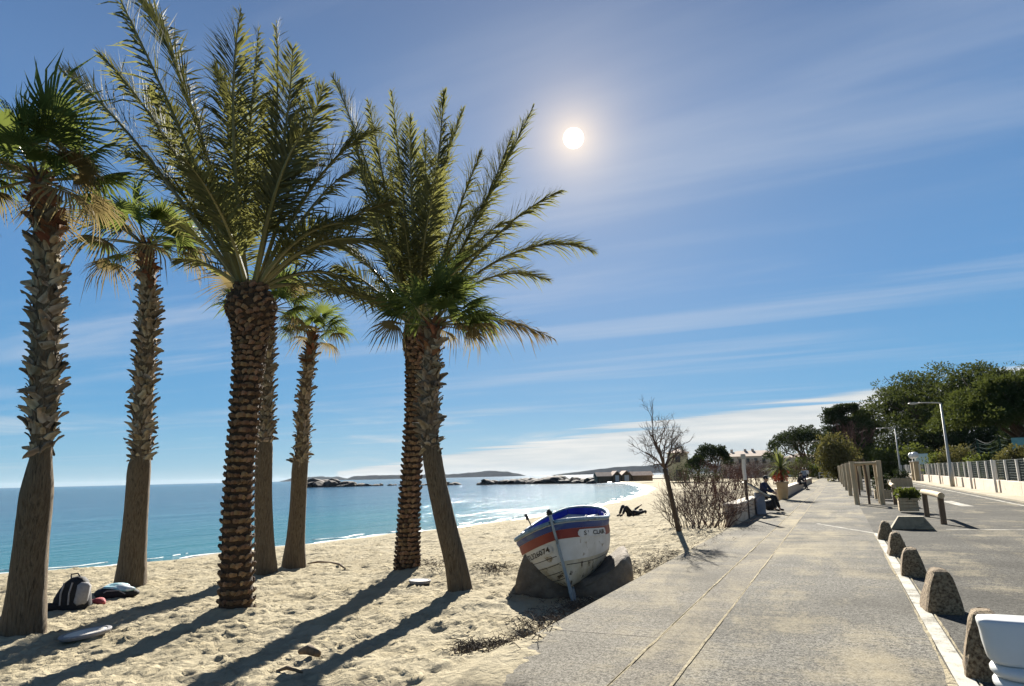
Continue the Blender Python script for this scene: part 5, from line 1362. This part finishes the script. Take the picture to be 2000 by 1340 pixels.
# tall reddish bare tree in front of the cedar, yellowing tree below it
p = P(1672, 930, 104.); r3 = np.random.default_rng(21); root = empty('reddish_tree', (p[0], p[1], -.2), 'reddish leafless tree in front of the dark cedar', 'tree'); b = MB(); tips = []
b.tube(limb_path((0, 0, -.1), (0, 0, 3.4), r3, 0), [.22, .2, .18, .16, .15, .13], 8); b.build('trunk', M['bark'], root, smooth=True); b = MB()
for k in range(9): q = 6.28*k/9; twig_tree(b, np.array([0, 0, 2.7+.08*k]), np.array([math.cos(q)*.7, math.sin(q)*.7, 1.]), 2.3, .08, 5, r3, .18, .42, (2, 3), tips)
b.build('branches', M['twigred'], root)
def bush(name, label, px, ytop, ybase, d, hw, seed, m, group=None, n=60, per=60, size=.24, cat='shrub', stem=True, zb=-.3):
    r3 = np.random.default_rng(seed); top = P(px, ytop, d); b0 = P(px, ybase, d); root = empty(name, (b0[0], b0[1], zb), label, cat, group); h = top[2]-zb; rx = hw/F*d; cs = []; rs = []
    for i in range(n):
        v = r3.normal(size=3); v /= np.linalg.norm(v); q = r3.uniform(.3, 1)**.5
        cs.append((v[0]*rx*q, v[1]*rx*q*.8, h*.52+v[2]*h*.42*q)); rs.append((rx+h)*.5*r3.uniform(.16, .30))
    cloud_obj('foliage', cs, rs, per, size, seed, M[m], root)
    b = MB()
    for k in range(7): q = 6.28*k/7; b.tube([(0, 0, -.1), (rx*.25*math.cos(q), rx*.25*math.sin(q), h*.4), (rx*.6*math.cos(q), rx*.6*math.sin(q), h*.75)], [.07, .05, .02], 5)
    b.build('stems', M['bark'], root)
    return root
bush('yellowing_tree', 'yellowing leafy tree left of the reddish bare tree', 1638, 848, 925, 88., 32, 31, 'leafyel', None, 90, 60, .34, 'tree')
BG = 'leafy bushes behind the fence'
for i, (px, yt, d, hw, m, lab) in enumerate([
        (1700, 868, 104., 36, 'leafy', 'green bush behind the second stake frames'), (1745, 872, 100., 36, 'leafy', 'green bush at the foot of the second street lamp'),
        (1795, 868, 96., 34, 'leafy', 'bright green bush behind the globe lamps'), (1836, 884, 72., 26, 'leafy', 'trimmed bush left of the nearest lamp post'),
        (1872, 866, 70., 28, 'leafyel', 'yellow green bush right of the nearest lamp post'), (1915, 888, 58., 26, 'leafy', 'low bush under the sagging netting'),
        (1948, 886, 52., 24, 'leafy', 'low green bush before the second net post'), (1985, 872, 46., 26, 'leafyel', 'yellow green bush at the right edge behind the fence'),
        (1722, 840, 130., 44, 'pinedk', 'dark bush added to block the sky below the big pine dome on its left'), (1775, 836, 122., 46, 'pinedk', 'dark bush added to block the sky under the middle of the big pine'),  # the dark bushes are added sky blockers, standing in for shade under the pines
        (1835, 830, 106., 52, 'pinedk', 'dark bush added to block the sky behind the nearest lamp head'), (1900, 826, 100., 54, 'pinedk', 'dark bush added to block the sky behind the court netting'),
        (1960, 822, 92., 54, 'pinedk', 'dark bush added to block the sky under the bright near pine'), (2020, 815, 84., 54, 'pinedk', 'dark bush added to block the sky at the right edge behind the netting')]):
    bush('leafy_bush', lab, px, yt, 920, d, hw, 40+i, m, BG, 130 if m == 'pinedk' else 70, 60, .34 if d > 80 else .2)
# hedge and white rail closing the far end
for i, (x0, x1, lab) in enumerate([(1588, 1618, 'left clipped hedge at the far end of the promenade'), (1618, 1650, 'middle clipped hedge at the far end of the promenade'), (1650, 1690, 'right clipped hedge at the far end of the promenade'), (1545, 1588, 'dark bush behind the walking people')]):
    bush('clipped_hedge', lab, (x0+x1)/2, 908 if i < 3 else 895, 925, 124.+i, (x1-x0)/2*1.15, 80+i, 'leafy', 'hedges closing the promenade', 60, 60, .26, 'hedge', zb=-.05)
p = P(1650, 927, 118.); root = empty('white_railing', (p[0], p[1], 0), 'white railing before the hedge at the far end', 'railing')
for z in (.45, .95):
    b = MB(); b.tube([(-4.2, 0, z), (3.6, .3, z)], .06, 6); b.build('rail', M['white'], root)
for k in range(6): b = MB(); b.tube([(-4.1+1.52*k, .05*k, 0), (-4.1+1.52*k, .05*k, 1.)], .06, 6); b.build('rail_post', M['white'], root)

# ------------------------------------------------------------------ people
def skin(name, pts, edges, rads, m, parent, sub=2):
    me = bpy.data.meshes.new(name); me.from_pydata([tuple(p) for p in pts], edges, []); me.materials.append(m)
    o = ob(name, me, parent); md = o.modifiers.new('skin', 'SKIN'); md.use_smooth_shade = True
    for v, r in zip(me.skin_vertices[0].data, rads): v.radius = (r, r) if np.isscalar(r) else r; v.use_root = False
    me.skin_vertices[0].data[0].use_root = True
    s = o.modifiers.new('sub', 'SUBSURF'); s.levels = s.render_levels = sub
    return o
def person(label, loc, rz, J, top, low, hairm='hair', scale=1., cap=None, rot=None, shoes='black'):
    """J: joints in metres, facing -Y: pel, chest, neck, head, and for L,R: sho elb wri hip kne ank toe"""
    root = empty('person', loc, label, 'person', None, rz, rot); root.scale = (scale,)*3
    J = {k: np.array(v, float) for k, v in J.items()}
    V = [J['pel'], (J['pel']+J['chest'])/2, J['chest'], J['neck'], J['head']-[0, 0, .07], J['head'], J['head']+[0, 0, .08]]; Rr = [.125, .115, (.145, .115), .055, .065, (.075, .09), .055]
    E_ = [(0, 1), (1, 2), (2, 3), (3, 4), (4, 5), (5, 6)]
    for s in 'LR':
        k = len(V); wr = J['wri'+s]; el = J['elb'+s]; hd = (wr-el)/np.linalg.norm(wr-el)
        V += [J['sho'+s], el, wr, wr+hd*.08, wr+hd*.15]; Rr += [.06, .042, .03, (.038, .022), (.028, .014)]; E_ += [(2, k), (k, k+1), (k+1, k+2), (k+2, k+3), (k+3, k+4)]
        k = len(V); V += [J['hip'+s], J['kne'+s], J['ank'+s], J['toe'+s]]; Rr += [.085, .058, .040, .035]; E_ += [(0, k), (k, k+1), (k+1, k+2), (k+2, k+3)]
    skin('body', V, E_, Rr, M['skin'], root)
    V = [J['pel']+(J['chest']-J['pel'])*.02, (J['pel']+J['chest'])/2, J['chest'], J['neck']-[0, 0, .03]]; Rr = [.155, .145, (.175, .14), .075]; E_ = [(0, 1), (1, 2), (2, 3)]
    for s in 'LR':
        k = len(V); V += [J['sho'+s], J['elb'+s], J['wri'+s]*.95+J['elb'+s]*.05]; Rr += [.082, .062, .048]; E_ += [(2, k), (k, k+1), (k+1, k+2)]
    skin('jacket', V, E_, Rr, M[top], root)
    V = [J['pel']]; Rr = [.150]; E_ = []
    for s in 'LR':
        k = len(V); V += [J['hip'+s], J['kne'+s], J['ank'+s]+(J['kne'+s]-J['ank'+s])*.06]; Rr += [.105, .078, .060]; E_ += [(0, k), (k, k+1), (k+1, k+2)]
    skin('trousers', V, E_, Rr, M[low], root)
    for s in 'LR':
        t, a = J['toe'+s], J['ank'+s]; skin('shoe', [a+[0, 0, -.02], (a+t)/2, t], [(0, 1), (1, 2)], [.055, .048, .042], M[shoes], root, 1)
    b = MB(); h = J['head']; blob(b, h+np.array([0, .015, .045]), (.088, .108, .090), 3, 0, .05); b.build('cap' if cap else 'hair', M[cap] if cap else M[hairm], root, smooth=True)
    if cap: b = MB(); b.box(h+np.array([0, -.12, .05]), (.13, .10, .015), bev=.004); b.build('cap_peak', M['whitef'], root)
    b = MB(); b.tube([h+[0, -.085, .01], h+[0, -.112, -.018], h+[0, -.09, -.03]], [.010, .017, .012], 6); b.build('nose', M['skin'], root, smooth=True)
    for s in (-1, 1):
        b = MB(); blob(b, h+np.array([s*.032, -.082, .022]), (.011, .008, .008), 2, 0, .0); b.build('eye', M['letters'], root, smooth=True)
        b = MB(); blob(b, h+np.array([s*.080, .0, .0]), (.012, .020, .030), 4, 0, .0); b.build('ear', M['skin'], root, smooth=True)
    b = MB(); b.box(h+np.array([0, -.088, -.055]), (.045, .008, .009), bev=.002); b.build('mouth', M['redf'], root)
    return root
SIT = dict(pel=(0, .02, .60), chest=(0, -.08, .98), neck=(0, -.14, 1.16), head=(0, -.20, 1.28), shoL=(.17, -.10, 1.08), shoR=(-.17, -.10, 1.08), elbL=(.24, -.24, .86), elbR=(-.24, -.24, .86), wriL=(.10, -.44, .76), wriR=(-.10, -.44, .74),
           hipL=(.09, -.02, .60), hipR=(-.09, -.02, .60), kneL=(.13, -.44, .58), kneR=(-.12, -.42, .58), ankL=(.15, -.58, .10), ankR=(-.13, -.50, .10), toeL=(.16, -.75, .05), toeR=(-.14, -.68, .05))
STAND = dict(pel=(0, 0, .95), chest=(0, 0, 1.30), neck=(0, -.01, 1.48), head=(0, -.03, 1.63), shoL=(.18, 0, 1.41), shoR=(-.18, 0, 1.41), elbL=(.23, .03, 1.13), elbR=(-.23, .03, 1.13), wriL=(.22, -.08, .90), wriR=(-.22, -.08, .90),
             hipL=(.09, 0, .92), hipR=(-.09, 0, .92), kneL=(.10, -.02, .50), kneR=(-.10, -.02, .50), ankL=(.10, .02, .09), ankR=(-.10, .02, .09), toeL=(.11, -.14, .04), toeR=(-.11, -.14, .04))
WALK = dict(STAND); WALK.update(kneL=(.09, -.18, .52), ankL=(.09, -.22, .12), toeL=(.09, -.38, .07), kneR=(-.09, .06, .50), ankR=(-.09, .26, .14), toeR=(-.09, .14, .05), wriL=(.20, .16, .92), elbL=(.22, .12, 1.14), wriR=(-.20, -.20, .95))
person('person in a navy jacket and dark cap sitting on the near low wall', (-2.88, 29.4, 0), rad(75), SIT, 'navy', 'black', cap='black')
person('person in black sitting on the long low wall farther back', (-3.05, 60.5, -.05), rad(80), SIT, 'black', 'black')
q = P(1561, 945, 66.); person('person in blue grey standing beside the long low wall', (q[0]+.5, q[1], 0), rad(200), STAND, 'bluegf', 'navy')
q = P(1577, 940, 82.); person('person in a white top walking away down the promenade', (q[0], q[1], 0), rad(185), WALK, 'whitef', 'black')
LIE = dict(pel=(0, 0, .12), chest=(0, .38, .14), neck=(0, .56, .16), head=(0, .70, .18), shoL=(.18, .48, .13), shoR=(-.18, .48, .13), elbL=(.40, .62, .22), elbR=(-.36, .66, .26), wriL=(.22, .80, .12), wriR=(-.20, .84, .42),
           hipL=(.09, -.04, .12), hipR=(-.09, -.04, .12), kneL=(.12, -.40, .48), kneR=(-.12, -.38, .52), ankL=(.12, -.66, .10), ankR=(-.12, -.62, .10), toeL=(.12, -.84, .05), toeR=(-.12, -.80, .05))
lp = foot(1232, 1008); person('person in dark clothes lying on the beach with knees raised', lp, -rad(90)+YAW-.1+rad(42), LIE, 'black', 'black')
bgp = np.array([-2.75, 30.6, 0]); b = MB(); blob(b, (0, 0, .2), (.28, .2, .24), 5, 0, .12); o = b.build('tote_bag', M['black'], None, smooth=True, loc=bgp); fin(o, 'black bag on the paving behind the seated person in navy', 'bag')

# ------------------------------------------------------------------ sea haze
def haze():
    b = MB(); b.box((0, 5750, 38), (28600, 17000, 82)); o = b.build('haze', None); o.data.materials.clear()
    m = bpy.data.materials.new('haze'); m.use_nodes = True; t = NT(m.node_tree)
    v = t.n('ShaderNodeVolumePrincipled', inp={'Color': (.80, .89, 1., 1), 'Density': 2.2e-5, 'Anisotropy': 0.})
    t.n('ShaderNodeOutputMaterial', inp={'Volume': v.outputs[0]}); o.data.materials.append(m)
    fin(o, 'thin pale sea haze that softens the far islands', 'haze', kind='stuff')
haze()
